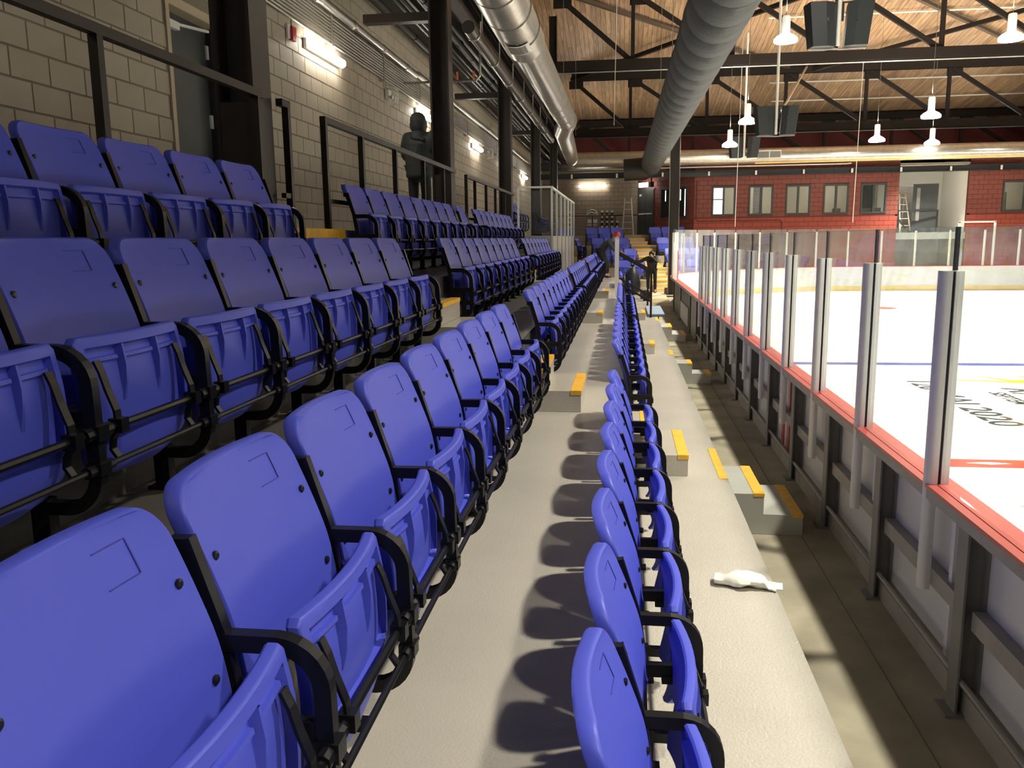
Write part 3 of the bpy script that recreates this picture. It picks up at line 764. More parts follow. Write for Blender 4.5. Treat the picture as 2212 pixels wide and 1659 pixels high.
def stand_joints(h=1.75, sep=0.10):
    k = h / 1.75
    J = dict(pelvis=(0, 0, 0.94), waist=(0.0, 0, 1.10), chest=(0.0, 0, 1.30), neckb=(-0.01, 0, 1.45), neck=(0.0, 0, 1.50), chin=(0.025, 0, 1.555), skull=(0.015, 0, 1.645), crown=(0.0, 0, 1.69))
    for s, q in (('l', 1), ('r', -1)):
        J.update({'sh' + s: (0, q * 0.19, 1.40), 'el' + s: (-0.02, q * 0.25, 1.13), 'wr' + s: (0.06, q * 0.25, 0.90), 'palm' + s: (0.085, q * 0.245, 0.82),
                  'hip' + s: (0, q * sep, 0.90), 'kn' + s: (0.02, q * (sep + 0.01), 0.49), 'an' + s: (-0.02, q * (sep + 0.015), 0.09), 'heel' + s: (-0.055, q * (sep + 0.015), 0.042), 'toe' + s: (0.13, q * (sep + 0.035), 0.036)})
    return {a: tuple(c * k for c in b) for a, b in J.items()}
J = stand_joints(1.80); J['ell'] = (0.14, 0.30, 1.17); J['wrl'] = (0.34, 0.18, 1.22); J['palml'] = (0.42, 0.14, 1.24)
J['elr'] = (0.14, -0.30, 1.17); J['wrr'] = (0.34, -0.18, 1.22); J['palmr'] = (0.42, -0.14, 1.24)
person('person in black hooded jacket standing behind the guard rail at second column', (-3.12, 13.02, WALK_Z), math.radians(75), J, dict(top=M_JACKET, legs=M_TROUS, bulk=1.42, hem=0.9, hood=True), hat=M_JACKET)
# bending worker with red helmet in the second row
J = stand_joints(1.72)
J.update(pelvis=(-0.20, 0, 0.86), waist=(-0.10, 0, 0.99), chest=(0.06, 0, 1.13), neckb=(0.19, 0, 1.22), neck=(0.23, 0, 1.255), chin=(0.30, 0, 1.26), skull=(0.315, 0, 1.35), crown=(0.32, 0, 1.40), face=(0.8, 0, -0.6))
for s, q in (('l', 1), ('r', -1)):
    J.update({'sh' + s: (0.10, q * 0.18, 1.16), 'el' + s: (0.25, q * 0.22, 0.95), 'wr' + s: (0.42, q * 0.16, 0.82), 'palm' + s: (0.49, q * 0.14, 0.78), 'hip' + s: (-0.19, q * 0.10, 0.83), 'kn' + s: (-0.02, q * 0.12, 0.46)})
person('bending worker in red helmet and dark grey sweater at the second row end', (-0.52, 27.75, TREAD_Z[1]), math.radians(-14), J, dict(top=M_SWEATER, legs=M_TROUS), hat=M_HAT)
# man in black at the foot of the end stand
J = stand_joints(1.76, 0.13)
J.update(elr=(0.02, -0.46, 1.26), wrr=(0.10, -0.70, 1.33), palmr=(0.12, -0.78, 1.35))
J.update(ell=(0.24, 0.22, 1.20), wrl=(0.24, 0.06, 1.44), palml=(0.21, 0.02, 1.50), pelvis=(-0.05, 0.0, 0.92), chest=(0.04, 0, 1.27), skull=(0.08, 0, 1.56), chin=(0.09, 0, 1.48), crown=(0.07, 0, 1.61))
person('man in black jacket and trousers standing at the foot of the end stairs', (1.16, 34.8, 0.0), math.radians(-100), J, dict(top=M_JACKET, legs=M_TROUS, bulk=1.16))

# ------------------------------------------------------------------ glass platform
PX0, PX1, PY0, PY1, PZ = -2.40, -1.60, 19.3, 28.0, 2.28
t = thing('viewing_platform', 'raised concrete platform with glass guard and white metal frame', 'platform', (PX1, PY0, 0))
MB().box(PX0 - PX1 + 0.01, 0, 0, PY1 - PY0, 0.945, PZ).obj('concrete_base', M_TERRF, t)
for k in range(6): MB().box(0.0, 0.012, 0.15 + 1.45 * k, 0.25 + 1.45 * k, 0.95, PZ).obj('base_pilaster', M_RAILG, t)
ZT = 3.34
for x in (0.0, PX0 - PX1 + 0.04): MB().box(x - 0.022, x + 0.022, 0, 0.044, PZ, ZT).obj('post', M_ALUW, t)
for k in range(1, 7): MB().box(-0.022, 0.022, 1.45 * k - 0.02, 1.45 * k + 0.02, PZ, ZT - 0.02).obj('post', M_ALUW, t)
MB().box(PX0 - PX1 + 0.04, 0.03, 0, 0.05, ZT - 0.005, ZT + 0.035).obj('top_rail', M_ALUW, t)
MB().box(-0.03, 0.03, 0.05, 8.72, ZT - 0.02, ZT + 0.02).obj('top_rail', M_ALUW, t)
MB().box(PX0 - PX1 + 0.07, -0.025, 0.015, 0.025, PZ + 0.03, ZT - 0.06).obj('glass_pane', M_GLASS, t)
for k in range(6): MB().box(-0.005, 0.005, 0.05 + 1.45 * k, 1.42 + 1.45 * k, PZ + 0.03, ZT - 0.09).obj('glass_pane', M_GLASS, t)

# ------------------------------------------------------------------ handrails, post and blue board at the third aisle
def handrail(y, label, xa=0.62, xb=-0.12):
    t = thing('handrail', label, 'handrail', (xa, y, TREAD_Z[0]), group='handrails at the third aisle')
    L_ = xb - xa
    MB().bar((0, 0, 0), (0, 0, 0.98), 0.045, 0.045).obj('post', M_STEEL, t)
    MB().bar((L_, 0, TREAD_Z[1] - TREAD_Z[0]), (L_, 0, 1.40), 0.045, 0.045).obj('post', M_STEEL, t)
    MB().bar((0.01, 0, 0.98), (L_, 0, 1.40), 0.05, 0.05, (0, 1, 0)).obj('top_rail', M_STEEL, t)
    MB().bar((0, 0, 0.35), (L_, 0, 0.77), 0.04, 0.04, (0, 1, 0)).obj('middle_rail', M_STEEL, t)
handrail(18.80, 'sloping dark steel handrail beside the pale blue board')
handrail(21.35, 'sloping dark steel handrail beyond the pale blue board')
t = thing('aluminium_post', 'tall pale aluminium post standing at the third aisle handrail', 'post', (-0.13, 18.62, TREAD_Z[1]))
MB().box(-0.045, 0.045, -0.03, 0.03, 0.01, 1.26).obj('shaft', M_ALUW, t); MB().box(-0.07, 0.07, -0.06, 0.06, 0.0, 0.012).obj('base_plate', M_ALU, t); MB().box(-0.05, 0.05, -0.035, 0.035, 1.26, 1.275).obj('cap', M_ALU, t)
t = thing('blue_board_platform', 'pale blue topped landing board at the third aisle handrail', 'platform', (0.60, 18.9, 0))
MB().box(-0.03, 0.33, 0.03, 2.4, 0.52, 0.535).obj('top_board', M_LBLUE, t); MB().box(-0.03, 0.33, 0.03, 2.4, 0.474, 0.52).obj('edge_board', M_NBLUE, t)
MB().box(0.19, 0.23, 0.6, 1.8, 0.36, 0.474).obj('support_batten', M_NBLUE, t)
# bags and tubs by the third aisle
t = thing('black_bag', 'bulging black bag on the front terrace beyond the handrails', 'bag', (0.30, 26.6, TREAD_Z[0]))
mb = MB(); mb.lathe([(0.13, 0), (0.22, 0.10), (0.24, 0.35), (0.20, 0.62), (0.12, 0.80), (0.05, 0.86), (0.07, 0.93)], (0, 0, 0), 18)
mb.v = [(x * (1 + 0.10 * math.sin(7 * z + 5 * math.atan2(y, x))), y * (1 + 0.10 * math.cos(5 * z)), z) for x, y, z in mb.v]
mb.obj('sack', M_DARK, t); MB().tube([(0.06, 0.05, 0.84), (0.0, 0.08, 0.87), (-0.06, 0.05, 0.84), (-0.06, -0.05, 0.84), (0.06, -0.05, 0.84)], 0.012, 6).obj('tie', M_WHITE, t)
for i, (x, y) in enumerate(((0.60, 24.6), (0.66, 23.9))):
    t = thing('black_tub', 'small black plastic tub on the front terrace, %s the bag' % ('closer to' if i == 0 else 'farther from'), 'tub', (x, y, TREAD_Z[0]), group='black tubs on the terrace')
    MB().lathe([(0.09, 0), (0.115, 0.22), (0.125, 0.22), (0.125, 0.25), (0.105, 0.25)], (0, 0, 0), 18).obj('bucket', M_DARK, t); MB().tube([(-0.115, 0, 0.23), (-0.08, 0, 0.32), (0.08, 0, 0.32), (0.115, 0, 0.23)], 0.007, 6).obj('handle', M_WHITE, t)
t = thing('cardboard_box', 'brown cardboard box on the floor beside the man in black', 'box', (1.85, 34.2, 0))
MB().box(-0.2, 0.2, -0.15, 0.15, 0, 0.24).obj('carton', M_CARD, t); MB().box(-0.2, 0.2, -0.15, 0.0, 0.24, 0.25).obj('flap', M_CARD, t)

# ------------------------------------------------------------------ dropped plastic bag on the front terrace
mb = MB(); K, R = 16, 12
for i in range(K + 1):
    u = i / K; x = -0.155 + 0.30 * u
    hw = 0.062 * (0.70 + 0.30 * math.sin(math.pi * min(1, u * 1.1))) if u < 0.8 else 0.046 + 0.06 * (u - 0.8)
    hh = (0.034 * math.sin(math.pi * min(0.9, max(0.12, u))) ** 0.6 + 0.003) if u < 0.86 else 0.008
    for j in range(R):
        a = 2 * math.pi * j / R
        rr = 1 + 0.16 * math.sin(3 * a + 9 * u) + 0.10 * math.sin(17 * u + 2 * a) + random.uniform(-0.05, 0.05)
        z = 0.004 + hh * (0.95 + math.sin(a) * rr) * 0.9
        mb.v.append((x, hw * math.cos(a) * rr, max(0.001, z)))
for i in range(K):
    for j in range(R):
        a = i * R + j; b = i * R + (j + 1) % R; mb.f.append((a, b, b + R, a + R))
mb.f += [tuple(range(R))[::-1], tuple(K * R + q for q in range(R))]; mb.sm = True
t = thing('plastic_bag', 'crumpled white plastic wrapper lying on the front terrace edge', 'litter', (0.63, 4.12, TREAD_Z[0] + 0.001), math.radians(-9))
mb.obj('wrapper', M_BAG, t, angle=60)
mb = MB(); mb.box(0.125, 0.175, -0.040, 0.045, 0.010, 0.014); mb.obj('torn_end', M_PAPER, t)

# ------------------------------------------------------------------ dasher boards
BX = 1.665; CAPZ = 0.96; RC = 8.0; CORN_Y = 28.0; ENDY = 36.0; ENDX = 27.0
def rink_path(off, ya=Y0, n=16):
    """along the stand side, round the corner, along the end; off > 0 is outward from the ice"""
    P = [(BX - off, ya), (BX - off, CORN_Y)]
    cx, cyy = BX + RC, CORN_Y
    for k in range(1, n + 1):
        a = math.pi - math.pi / 2 * k / n
        P.append((cx + (RC + off) * math.cos(a), cyy + (RC + off) * math.sin(a)))
    P.append((ENDX, ENDY + off)); return P
def wall_strip(off0, off1, z0, z1, ya=Y0):
    A = rink_path(off0, ya); B = rink_path(off1, ya); mb = MB()
    for (a, b) in zip(A, B): mb.v += [(a[0], a[1], z0), (b[0], b[1], z0), (b[0], b[1], z1), (a[0], a[1], z1)]
    for i in range(len(A) - 1):
        for k in range(4):
            a = 4 * i + k; b = 4 * i + (k + 1) % 4; mb.f.append((a, b, b + 4, a + 4))
    mb.f += [(3, 2, 1, 0), tuple(4 * (len(A) - 1) + k for k in range(4))]
    return mb
boards = thing('dasher_boards', 'white rink dasher boards with red cap rail and grey steel supports', 'rink boards', (0, 0, 0))
wall_strip(0.0, 0.012, -0.05, CAPZ - 0.02).obj('ice_side_facing', M_BOARDIN, boards)
wall_strip(0.012, 0.022, -0.05, CAPZ - 0.02).obj('outer_sheet', M_BOARD, boards)
wall_strip(-0.012, 0.0, -0.04, 0.17).obj('kick_plate', M_KICK, boards)
cap = wall_strip(-0.02, 0.085, CAPZ - 0.02, CAPZ).obj('cap_rail', M_CAP, boards)
wall_strip(0.089, 0.135, CAPZ - 0.022, CAPZ - 0.002).obj('outer_cap_rail', M_CAP, boards)
wall_strip(0.022, 0.130, CAPZ - 0.075, CAPZ - 0.023).obj('cap_angle', M_RAILG, boards)
wall_strip(0.022, 0.085, 0.0, 0.115).obj('base_channel', M_RAILG, boards)
MB().tube([(BX - 0.10, Y0, 0.165), (BX - 0.10, 18.2, 0.165)], 0.014, 8).obj('base_pipe', M_RAILG, boards)
SP = [3.87 + 1.30 * k for k in range(-3, 12)] + [19.9, 23.2, 26.3]
def hpost():
    mb = MB(); mb.box(-0.125, -0.115, -0.055, 0.055, 0.012, CAPZ - 0.075); mb.box(-0.115, -0.024, -0.006, 0.006, 0.012, CAPZ - 0.075)
    mb.box(-0.034, -0.024, -0.055, 0.055, 0.012, CAPZ - 0.075); mb.box(-0.17, 0.0, -0.075, 0.075, 0.0, 0.012); return mb
D_HP = hpost().mesh('support_post', M_POST)
for y in SP: link('support_post', D_HP, boards, (BX, y, 0))
for a, b in zip(SP, SP[1:]):
    if b > 19.8: continue
    MB().box(BX - 0.085, BX - 0.024, a + 0.06, b - 0.06, 0.43, 0.52).obj('middle_rail', M_RAILG, boards)
    MB().box(BX - 0.060, BX - 0.023, a + 0.26, a + 0.30, 0.11, CAPZ - 0.08).obj('panel_stiffener', M_BOARD, boards)
# gate without glass: dark outer plates
MB().box(BX - 0.10, BX - 0.03, 18.5, 19.8, 0.05, 0.85).obj('gate_panel', M_POST, boards)
MB().box(BX - 0.13, BX - 0.105, 20.3, 22.9, 0.10, 0.55).obj('gate_panel', M_RAILG, boards)
MB().box(BX - 0.10, BX - 0.03, 20.2, 26.2, 0.0, 0.88).obj('gate_panel', M_DARK, boards)
# red marker strips on the outside at the centre line
for y in (8.35, 8.62): MB().box(BX - 0.036, BX - 0.022, y, y + 0.10, 0.12, CAPZ - 0.08).obj('red_marker', M_CAP, boards)

# glass on the stand side
GP = [4.375 + 1.318 * k for k in range(-3, 11)]
GX = BX - 0.062; GTOP = 2.235
def gpost():
    mb = MB(); n = 8; pr = []
    for k in range(n + 1):
        a = math.radians(90 + 180 * k / n); pr.append((0.030 * math.cos(a) - 0.010, 0.043 * math.sin(a)))
    pr = [(0.012, 0.043)] + pr + [(0.012, -0.043)]
    m_ = len(pr)
    for z in (0.40, 2.025):
        for x, y in pr: mb.v.append((x - 0.035, y, z))
    for k in range(m_): mb.f.append((k, (k + 1) % m_, m_ + (k + 1) % m_, m_ + k))
    mb.f += [tuple(range(m_))[::-1], tuple(range(m_, 2 * m_))]; mb.sm = True
    return mb
D_GP = gpost().mesh('shaft', M_ALU)
D_GPI = MB().box(-0.008, 0.030, -0.043, 0.043, CAPZ + 0.001, 2.025).mesh('inner_rail', M_ALU)
D_GPS = MB().box(-0.0225, -0.0085, -0.032, 0.032, CAPZ + 0.001, 2.02).mesh('gasket', M_DARK)
D_GJ = MB().box(-0.009, 0.009, -0.010, 0.010, 2.026, GTOP).mesh('joint_strip', M_DARK)
for i, y in enumerate(GP):
    t = thing('glass_post', 'aluminium rink glass post %s past the red centre line mark' % ('' if y > 8.4 else 'before the'), 'post', (GX, y, 0), group='aluminium posts along the boards')
    t['label'] = ('aluminium rink glass post, %s past the red centre line' % ORD[sum(1 for q in GP if 8.5 < q < y)]) if y > 8.5 else ('aluminium rink glass post, %s before the red centre line' % ORD[sum(1 for q in GP if y < q < 8.5)])
    link('shaft', D_GP, t); link('inner_rail', D_GPI, t); link('gasket', D_GPS, t); link('joint_strip', D_GJ, t)
for i, (a, b) in enumerate(zip(GP, GP[1:])):
    o = MB().box(-0.006, 0.006, 0.012, b - a - 0.012, CAPZ + 0.002, GTOP).obj('rink_glass', M_GLASS, None, (GX, a, 0))
    m_ = (a + b) / 2
    tag(o, 'clear rink glass panel on the side boards, %s %s the red centre line' % ((ORD[sum(1 for q in GP if 8.5 < q < m_)], 'past') if m_ > 8.5 else (ORD[sum(1 for q in GP if m_ < q < 8.5)], 'before')), 'glass panel', 'side glass panels')
# glass further on: past the gate, round the corner and along the end
P = rink_path(0.05, 27.0, 24)
pts = []
acc = 0.0; step = 1.30
for (a, b) in zip(P, P[1:]):
    a = Vector((*a, 0)); b = Vector((*b, 0)); L_ = (b - a).length; pos = -acc
    while pos + step <= L_ + 1e-6:
        pos += step
        if pos >= 0: pts.append(a + (b - a) * (pos / L_))
    acc = L_ - pos if pos > -acc else acc + L_
pts = [Vector((P[0][0], 27.0, 0))] + pts
ng = 0
for i, p in enumerate(pts):
    t = thing('end_glass_mullion', 'white glass mullion on the corner and end boards, %s from the gate' % ORD[i], 'post', (p.x, p.y, 0), group='white mullions of the end glass')
    MB().box(-0.032, 0.032, -0.032, 0.032, CAPZ, 2.36).obj('shaft', M_ALUW, t)
    MB().box(-0.04, 0.04, -0.04, 0.04, CAPZ, CAPZ + 0.03).obj('foot', M_ALUW, t)
    if i < len(pts) - 1:
        q = pts[i + 1]; d = (q - p); L_ = d.length; ang = math.atan2(d.y, d.x)
        o = MB().box(0.04, L_ - 0.04, -0.006, 0.006, CAPZ + 0.002, 2.47).obj('end_glass', M_GLASSF, None, (p.x, p.y, 0)); o.rotation_euler = (0, 0, ang)
        tag(o, 'hazy glass panel on the corner and end boards, %s from the gate' % ORD[i], 'glass panel', 'end glass panels')
t = thing('red_gate_post', 'red gate post standing on the cap rail by the corner glass', 'post', (BX - 0.04, 26.2, CAPZ))
MB().box(-0.04, 0.04, -0.05, 0.05, 0.0, 0.85).obj('padded_sleeve', M_CAP, t); MB().box(-0.03, 0.03, -0.04, 0.04, 0.85, 1.4).obj('upper_shaft', M_ALUW, t)
for i, y in enumerate((24.9, 25.6)):
    t = thing('glass_post', 'pale gate post just before the red gate post, %s' % ('farther one' if i == 0 else 'closer one'), 'post', (BX - 0.09, y + 1.0, 0), group='posts by the gate')
    MB().box(-0.04, 0.04, -0.04, 0.04, CAPZ, 2.05).obj('shaft', M_ALUW, t); MB().box(-0.05, 0.05, -0.05, 0.05, CAPZ, CAPZ + 0.02).obj('foot', M_ALUW, t)
t = thing('gate_frame', 'white metal gate frame rising above the end glass before the alcove', 'frame', (13.25, ENDY + 0.06, CAPZ))
for x in (0, 1.32): MB().box(x - 0.035, x + 0.035, -0.03, 0.03, 0, 1.72).obj('upright', M_ALUW, t)
MB().box(-0.035, 1.355, -0.03, 0.03, 1.68, 1.74).obj('head', M_ALUW, t)

# ------------------------------------------------------------------ ice
ICEZ = -0.03
A = rink_path(0.0); mb = MB()
mb.v = [(x, y, ICEZ) for x, y in A] + [(ENDX, Y0, ICEZ)]
mb.f = [tuple(range(len(mb.v)))]
ice = tag(mb.obj('ice_sheet', M_ICE), 'white ice sheet with painted lines and lettering', 'ice')
def flat(poly, z): m_ = MB(); m_.v = [(x, y, z) for x, y in poly]; m_.f = [tuple(range(len(poly)))]; return m_
Z1 = ICEZ + 0.002; Z2 = ICEZ + 0.0035
flat([(BX + 0.01, 8.42), (ENDX, 8.42), (ENDX, 8.73), (BX + 0.01, 8.73)], Z1).obj('red_centre_line', M_ICER, ice)
for k in range(10):
    x = 3.59 + 1.25 * k; flat([(x - 0.22, 8.575), (x, 8.525), (x + 0.22, 8.575), (x, 8.625)], Z2).obj('white_diamond', M_ICE, ice)
flat([(BX + 0.01, 15.22), (ENDX, 15.22), (ENDX, 15.52), (BX + 0.01, 15.52)], Z1).obj('blue_line', M_ICEB, ice)
flat([(BX + 1.1, 32.3), (ENDX, 32.3), (ENDX, 32.36), (BX + 1.1, 32.36)], Z1).obj('goal_line', M_ICER, ice)
def ring(cx, cy_, r0, r1, n=64):
    m_ = MB()
    for k in range(n):
        a = 2 * math.pi * k / n; m_.v += [(cx + r0 * math.cos(a), cy_ + r0 * math.sin(a), Z1), (cx + r1 * math.cos(a), cy_ + r1 * math.sin(a), Z1)]
    for k in range(n):
        a = 2 * k; b = 2 * ((k + 1) % n); m_.f.append((a, a + 1, b + 1, b))
    return m_
ring(8.0, 27.4, 4.55, 4.60).obj('face_off_circle', mat('ice_scuff', (0.62, 0.62, 0.58), 0.4), ice)
m_ = MB(); n = 24; m_.v = [(8.0 + 0.42 * math.cos(2 * math.pi * k / n), 27.4 + 0.42 * math.sin(2 * math.pi * k / n), Z1) for k in range(n)]; m_.f = [tuple(range(n))]; m_.obj('face_off_spot', M_ICER, ice)
for sx in (-1, 1):
    for sy_ in (-1, 1):
        flat([(8 + sx * 0.7, 27.4 + sy_ * 1.1), (8 + sx * 1.6, 27.4 + sy_ * 1.1), (8 + sx * 1.6, 27.4 + sy_ * 1.16), (8 + sx * 0.7, 27.4 + sy_ * 1.16)], Z1).obj('face_off_mark', M_ICEK, ice)
def ice_text(body, x, y, size, rz, sx=1.0, name='ice_lettering', m=M_ICEK, shear=0.0):
    cu = bpy.data.curves.new(name, 'FONT'); cu.body = body; cu.size = size; cu.shear = shear; cu.offset = 0.012 * size
    o = bpy.data.objects.new(name, cu); COL.objects.link(o); dg = bpy.context.evaluated_depsgraph_get()
    me = bpy.data.meshes.new_from_object(o.evaluated_get(dg)); bpy.data.objects.remove(o); me.materials.clear(); me.materials.append(m)
    o = link(name, me, ice, (x, y, Z2)); o.rotation_euler = (0, 0, rz); o.scale = (sx, 1, 1)
    return o
tx = ice_text('120 MAI 2020', 4.36, 13.62, 0.53, -math.pi / 2); tx.scale = (3.17 / tx.dimensions.x if tx.dimensions.x > 0.1 else 1.0, 1, 1)
ice_text('SEPTEM', 5.18, 12.62, 0.30, -math.pi / 2, 0.9, shear=0.3)
ice_text('Ri', 5.50, 13.0, 0.62, -math.pi / 2, 1.0, shear=0.35)
flat([(5.02, 13.72), (5.12, 13.62), (5.35, 13.60), (5.9, 13.42), (9.0, 13.05), (9.0, 13.35), (5.9, 13.56), (5.35, 13.68)], Z1).obj('yellow_swoosh', M_ICEY, ice)
flat([(5.47, 14.16), (5.9, 13.55), (9.0, 13.36), (9.0, 13.46), (5.95, 13.70)], Z2).obj('yellow_swoosh', M_ICEY, ice)
flat([(6.12, 13.99), (9.0, 13.80), (9.0, 14.05), (6.3, 14.10)], Z2).obj('yellow_swoosh', M_ICEY, ice)
flat([(3.265, 7.20), (4.2, 6.70), (4.2, 7.12)], Z1).obj('black_mark', M_ICEK, ice)

# ------------------------------------------------------------------ end stand (corner seats and stairs)
ES = Vector((1.75, 35.5, 0)); ET = math.radians(15.5)
es_u = Vector((-math.sin(ET), math.cos(ET), 0)); es_r = Vector((math.cos(ET), math.sin(ET), 0))
es_root_rz = ET
def es(x, y, z): p = ES + es_r * x + es_u * y; return (p.x, p.y, z)
TD, TR = 1.15, 0.47
t = link('floor_end_stand', None, None, ES, ET); tag(t, 'stepped concrete terraces of the end stand', None, None, 'structure')
for k in range(5):
    MB().box(-4.5, 2.4, 0.35 + TD * k, 0.35 + TD * 5 + 1.5, TR * k + 0.001, TR * (k + 1)).obj('terrace', M_WALK, t)
st = thing('end_stairs', 'concrete stairs with yellow nosings climbing the end stand', 'stairs', ES, ET)
for k in range(15):
    y0 = -0.415 + TD / 3 * k; z = TR / 3 * (k + 1)
    if z > 2.34: continue
    s1 = MB().box(-0.50, 0.50, y0, y0 + TD / 3, max(0.0, z - TR) if y0 > 0.3 else 0.0, z + 0.004).obj('step', M_TERR, st)
    MB().box(-0.51, 0.51, y0 - 0.006, y0 + 0.27, z - 0.045, z + 0.009).obj('yellow_nosing', M_YEL, s1)
for k in range(4):
    for side in (-1, 1):
        n = 3 if k > 0 else 2
        for i in range(n):
            xx = side * (0.62 + SEAT * (i + 0.5))
            p = es(xx, 0.35 + TD * k + 0.55, TR * (k + 1))
            seat(p, 'blue tip-up seat of the end stand, %s from the stairs, %s terrace up, %s side' % (ORD[i], ORD[k], 'door' if side > 0 else 'platform'), 'end stand seats', 1, (i == 0 and side > 0) or (i == n - 1 and side < 0), False, ET - math.pi / 2)

# ------------------------------------------------------------------ end walls
WB = 43.0; RW = 40.0; RWTOP = 5.55
wb = struct('wall_end', MB().box(-4.3, 0.75, WB, WB + 0.2, 0, RWTOP), M_JOINT, 'brown painted block wall behind the end stand')
def courses(x0, x1, z0, z1, holes=()):
    """blocks of a wall facing -Y laid out in wall space (x, z)"""
    mb = MB(); r = 0; z = z0
    while z + BH <= z1 + 0.02:
        x = x0 - (BW / 2 if r % 2 else 0)
        while x < x1:
            a, b = max(x, x0), min(x + BW - BJ, x1)
            segs = [(a, b)]
            for (hx0, hx1, hz0, hz1) in holes:
                if z + BH > hz0 + 0.05 and z < hz1 - 0.05:
                    ns = []
                    for (p, q) in segs:
                        if q <= hx0 or p >= hx1: ns.append((p, q))
                        else:
                            if p < hx0: ns.append((p, hx0))
                            if q > hx1: ns.append((hx1, q))
                    segs = ns
            for p, q in segs:
                if q - p < 0.03: continue
                n = len(mb.v); zt = z + BH - BJ; e = 0.004
                mb.v += [(p, 0, z), (q, 0, z), (q, 0, zt), (p, 0, zt), (p + e, -0.012, z + e), (q - e, -0.012, z + e), (q - e, -0.012, zt - e), (p + e, -0.012, zt - e)]
                mb.f += [tuple(n + i for i in f) for f in ((4, 5, 6, 7), (0, 1, 5, 4), (1, 2, 6, 5), (2, 3, 7, 6), (3, 0, 4, 7))]
            x += BW
        r += 1; z += BH
    return mb
o = courses(-4.3, 0.70, 0.0, RWTOP).obj('block_courses', M_CMUB, wb, (0, WB, 0)); tag(o, None, None, None, 'stuff')
# angled red wall with door and two windows
ax0, ay0, ax1, ay1 = 0.70, WB, 3.20, RW
AL = math.hypot(ax1 - ax0, ay1 - ay0); AR = math.atan2(ay1 - ay0, ax1 - ax0)
wa = link('wall_angled', None, None, (ax0, ay0, 0), AR); tag(wa, 'red block wall angled beside the end stand', None, None, 'structure')
MB().box(0, AL, 0.0, 0.2, 0, RWTOP).obj('wall_core', M_REDJ, wa)
tag(courses(0.0, AL, 0.0, RWTOP).obj('block_courses', M_REDW, wa), None, None, None, 'stuff')
# red front wall
WIN = [(3.98, 5.02), (5.60, 6.68), (7.22, 8.30), (8.85, 9.95), (10.45, 11.55)]
WZ0, WZ1 = 3.16, 4.46
ALC = (12.05, 14.95)
WIN6 = (16.35, 18.2)
wr = link('wall_right', None, None, (0, RW, 0)); tag(wr, 'red painted block wall with a row of windows at the rink end', None, None, 'structure')
holes = [(a, b, WZ0, WZ1) for a, b in WIN + [WIN6]]
core = MB(); xs = [ax1] + [q for w in WIN for q in w] + [ALC[0]]
for a, b in zip(xs[::2], xs[1::2]): core.box(a, b, 0, 0.18, 0, RWTOP)
for a, b in WIN: core.box(a, b, 0, 0.18, 0, WZ0); core.box(a, b, 0, 0.18, WZ1, RWTOP)
core.box(ALC[1], WIN6[0], 0, 0.18, 0, RWTOP); core.box(WIN6[1], 28, 0, 0.18, 0, RWTOP); core.box(*WIN6, 0, 0.18, 0, WZ0); core.box(*WIN6, 0, 0.18, WZ1, RWTOP)
core.obj('wall_core', M_REDJ, wr)
BAND = 3.10
for a, b in ((ax1, ALC[0]), (ALC[1], 28)):
    tag(courses(a, b, 0, BAND, holes).obj('block_courses', M_REDB, wr), None, None, None, 'stuff')
    tag(courses(a, b, BAND + 0.0, RWTOP, holes).obj('block_courses', M_REDW, wr), None, None, None, 'stuff')
def window(n, x0, x1, z0, z1, y, parent_loc=None):
    w = link('window_%d' % n, None, None, (x0, y, z0)); tag(w, 'dark framed two pane window in the red wall', None, None, 'structure')
    W_, H_ = x1 - x0, z1 - z0
    for q in ((0, W_, 0, 0.07), (0, W_, H_ - 0.07, H_)): MB().box(q[0], q[1], -0.05, 0.10, q[2], q[3]).obj('window_frame', M_DARKDOOR, w)
    for q in ((0, 0.07), (W_ - 0.07, W_), (W_ / 2 - 0.04, W_ / 2 + 0.04)): MB().box(q[0], q[1], -0.05, 0.10, 0.07, H_ - 0.07).obj('window_frame', M_DARKDOOR, w)
    MB().box(0.07, W_ / 2 - 0.04, 0.02, 0.03, 0.07, H_ - 0.07).obj('pane', M_PANE, w); MB().box(W_ / 2 + 0.04, W_ - 0.07, 0.02, 0.03, 0.07, H_ - 0.07).obj('pane', M_PANE, w)
for i, (a, b) in enumerate(WIN): window(i + 1, a, b, WZ0, WZ1, RW)
window(6, WIN6[0], WIN6[1], WZ0, WZ1, RW)
# lit rooms behind the windows
for k, (xa, xb) in enumerate(((3.4, 12.0), (15.2, 20.0))):
    r_ = link('wall_back_room' if k == 0 else 'wall_side_room', None, None, (xa, RW + 0.2, 0)); tag(r_, 'beige lit room seen through the windows' if k == 0 else 'beige lit room behind the single window', None, None, 'structure')
    w = xb - xa
    MB().box(0, w, 2.6, 2.7, 2.3, 5.2).obj('room_wall', M_BEIGE, r_); MB().box(0, w, 0, 2.7, 5.1, 5.2).obj('room_ceiling', M_WHITE, r_); MB().box(0, w, 0, 2.7, 2.2, 2.3).obj('room_floor', M_BEIGE, r_)
    MB().box(-0.1, 0, 0, 2.7, 2.2, 5.2).obj('room_wall', M_BEIGE, r_); MB().box(w, w + 0.1, 0, 2.7, 2.2, 5.2).obj('room_wall', M_BEIGE, r_)
    for q in range(2 if k == 0 else 1):
        x = w * (0.3 + 0.4 * q)
        tl = thing('ceiling_panel_light', 'white ceiling light panel in the %s behind the red wall' % (('room by the angled wall', 'room by the alcove')[q] if k == 0 else 'single window room'), 'light', (xa + x, RW + 1.5, 5.09))
        MB().box(-0.6, 0.6, -0.3, 0.3, -0.03, 0.0).obj('panel', mat('room_panel', (1, 1, 1), 0.5, emit=((1, 0.95, 0.85), 14.0)), tl); MB().box(-0.63, 0.63, -0.33, 0.33, 0.0, 0.01).obj('frame', M_WHITE, tl)
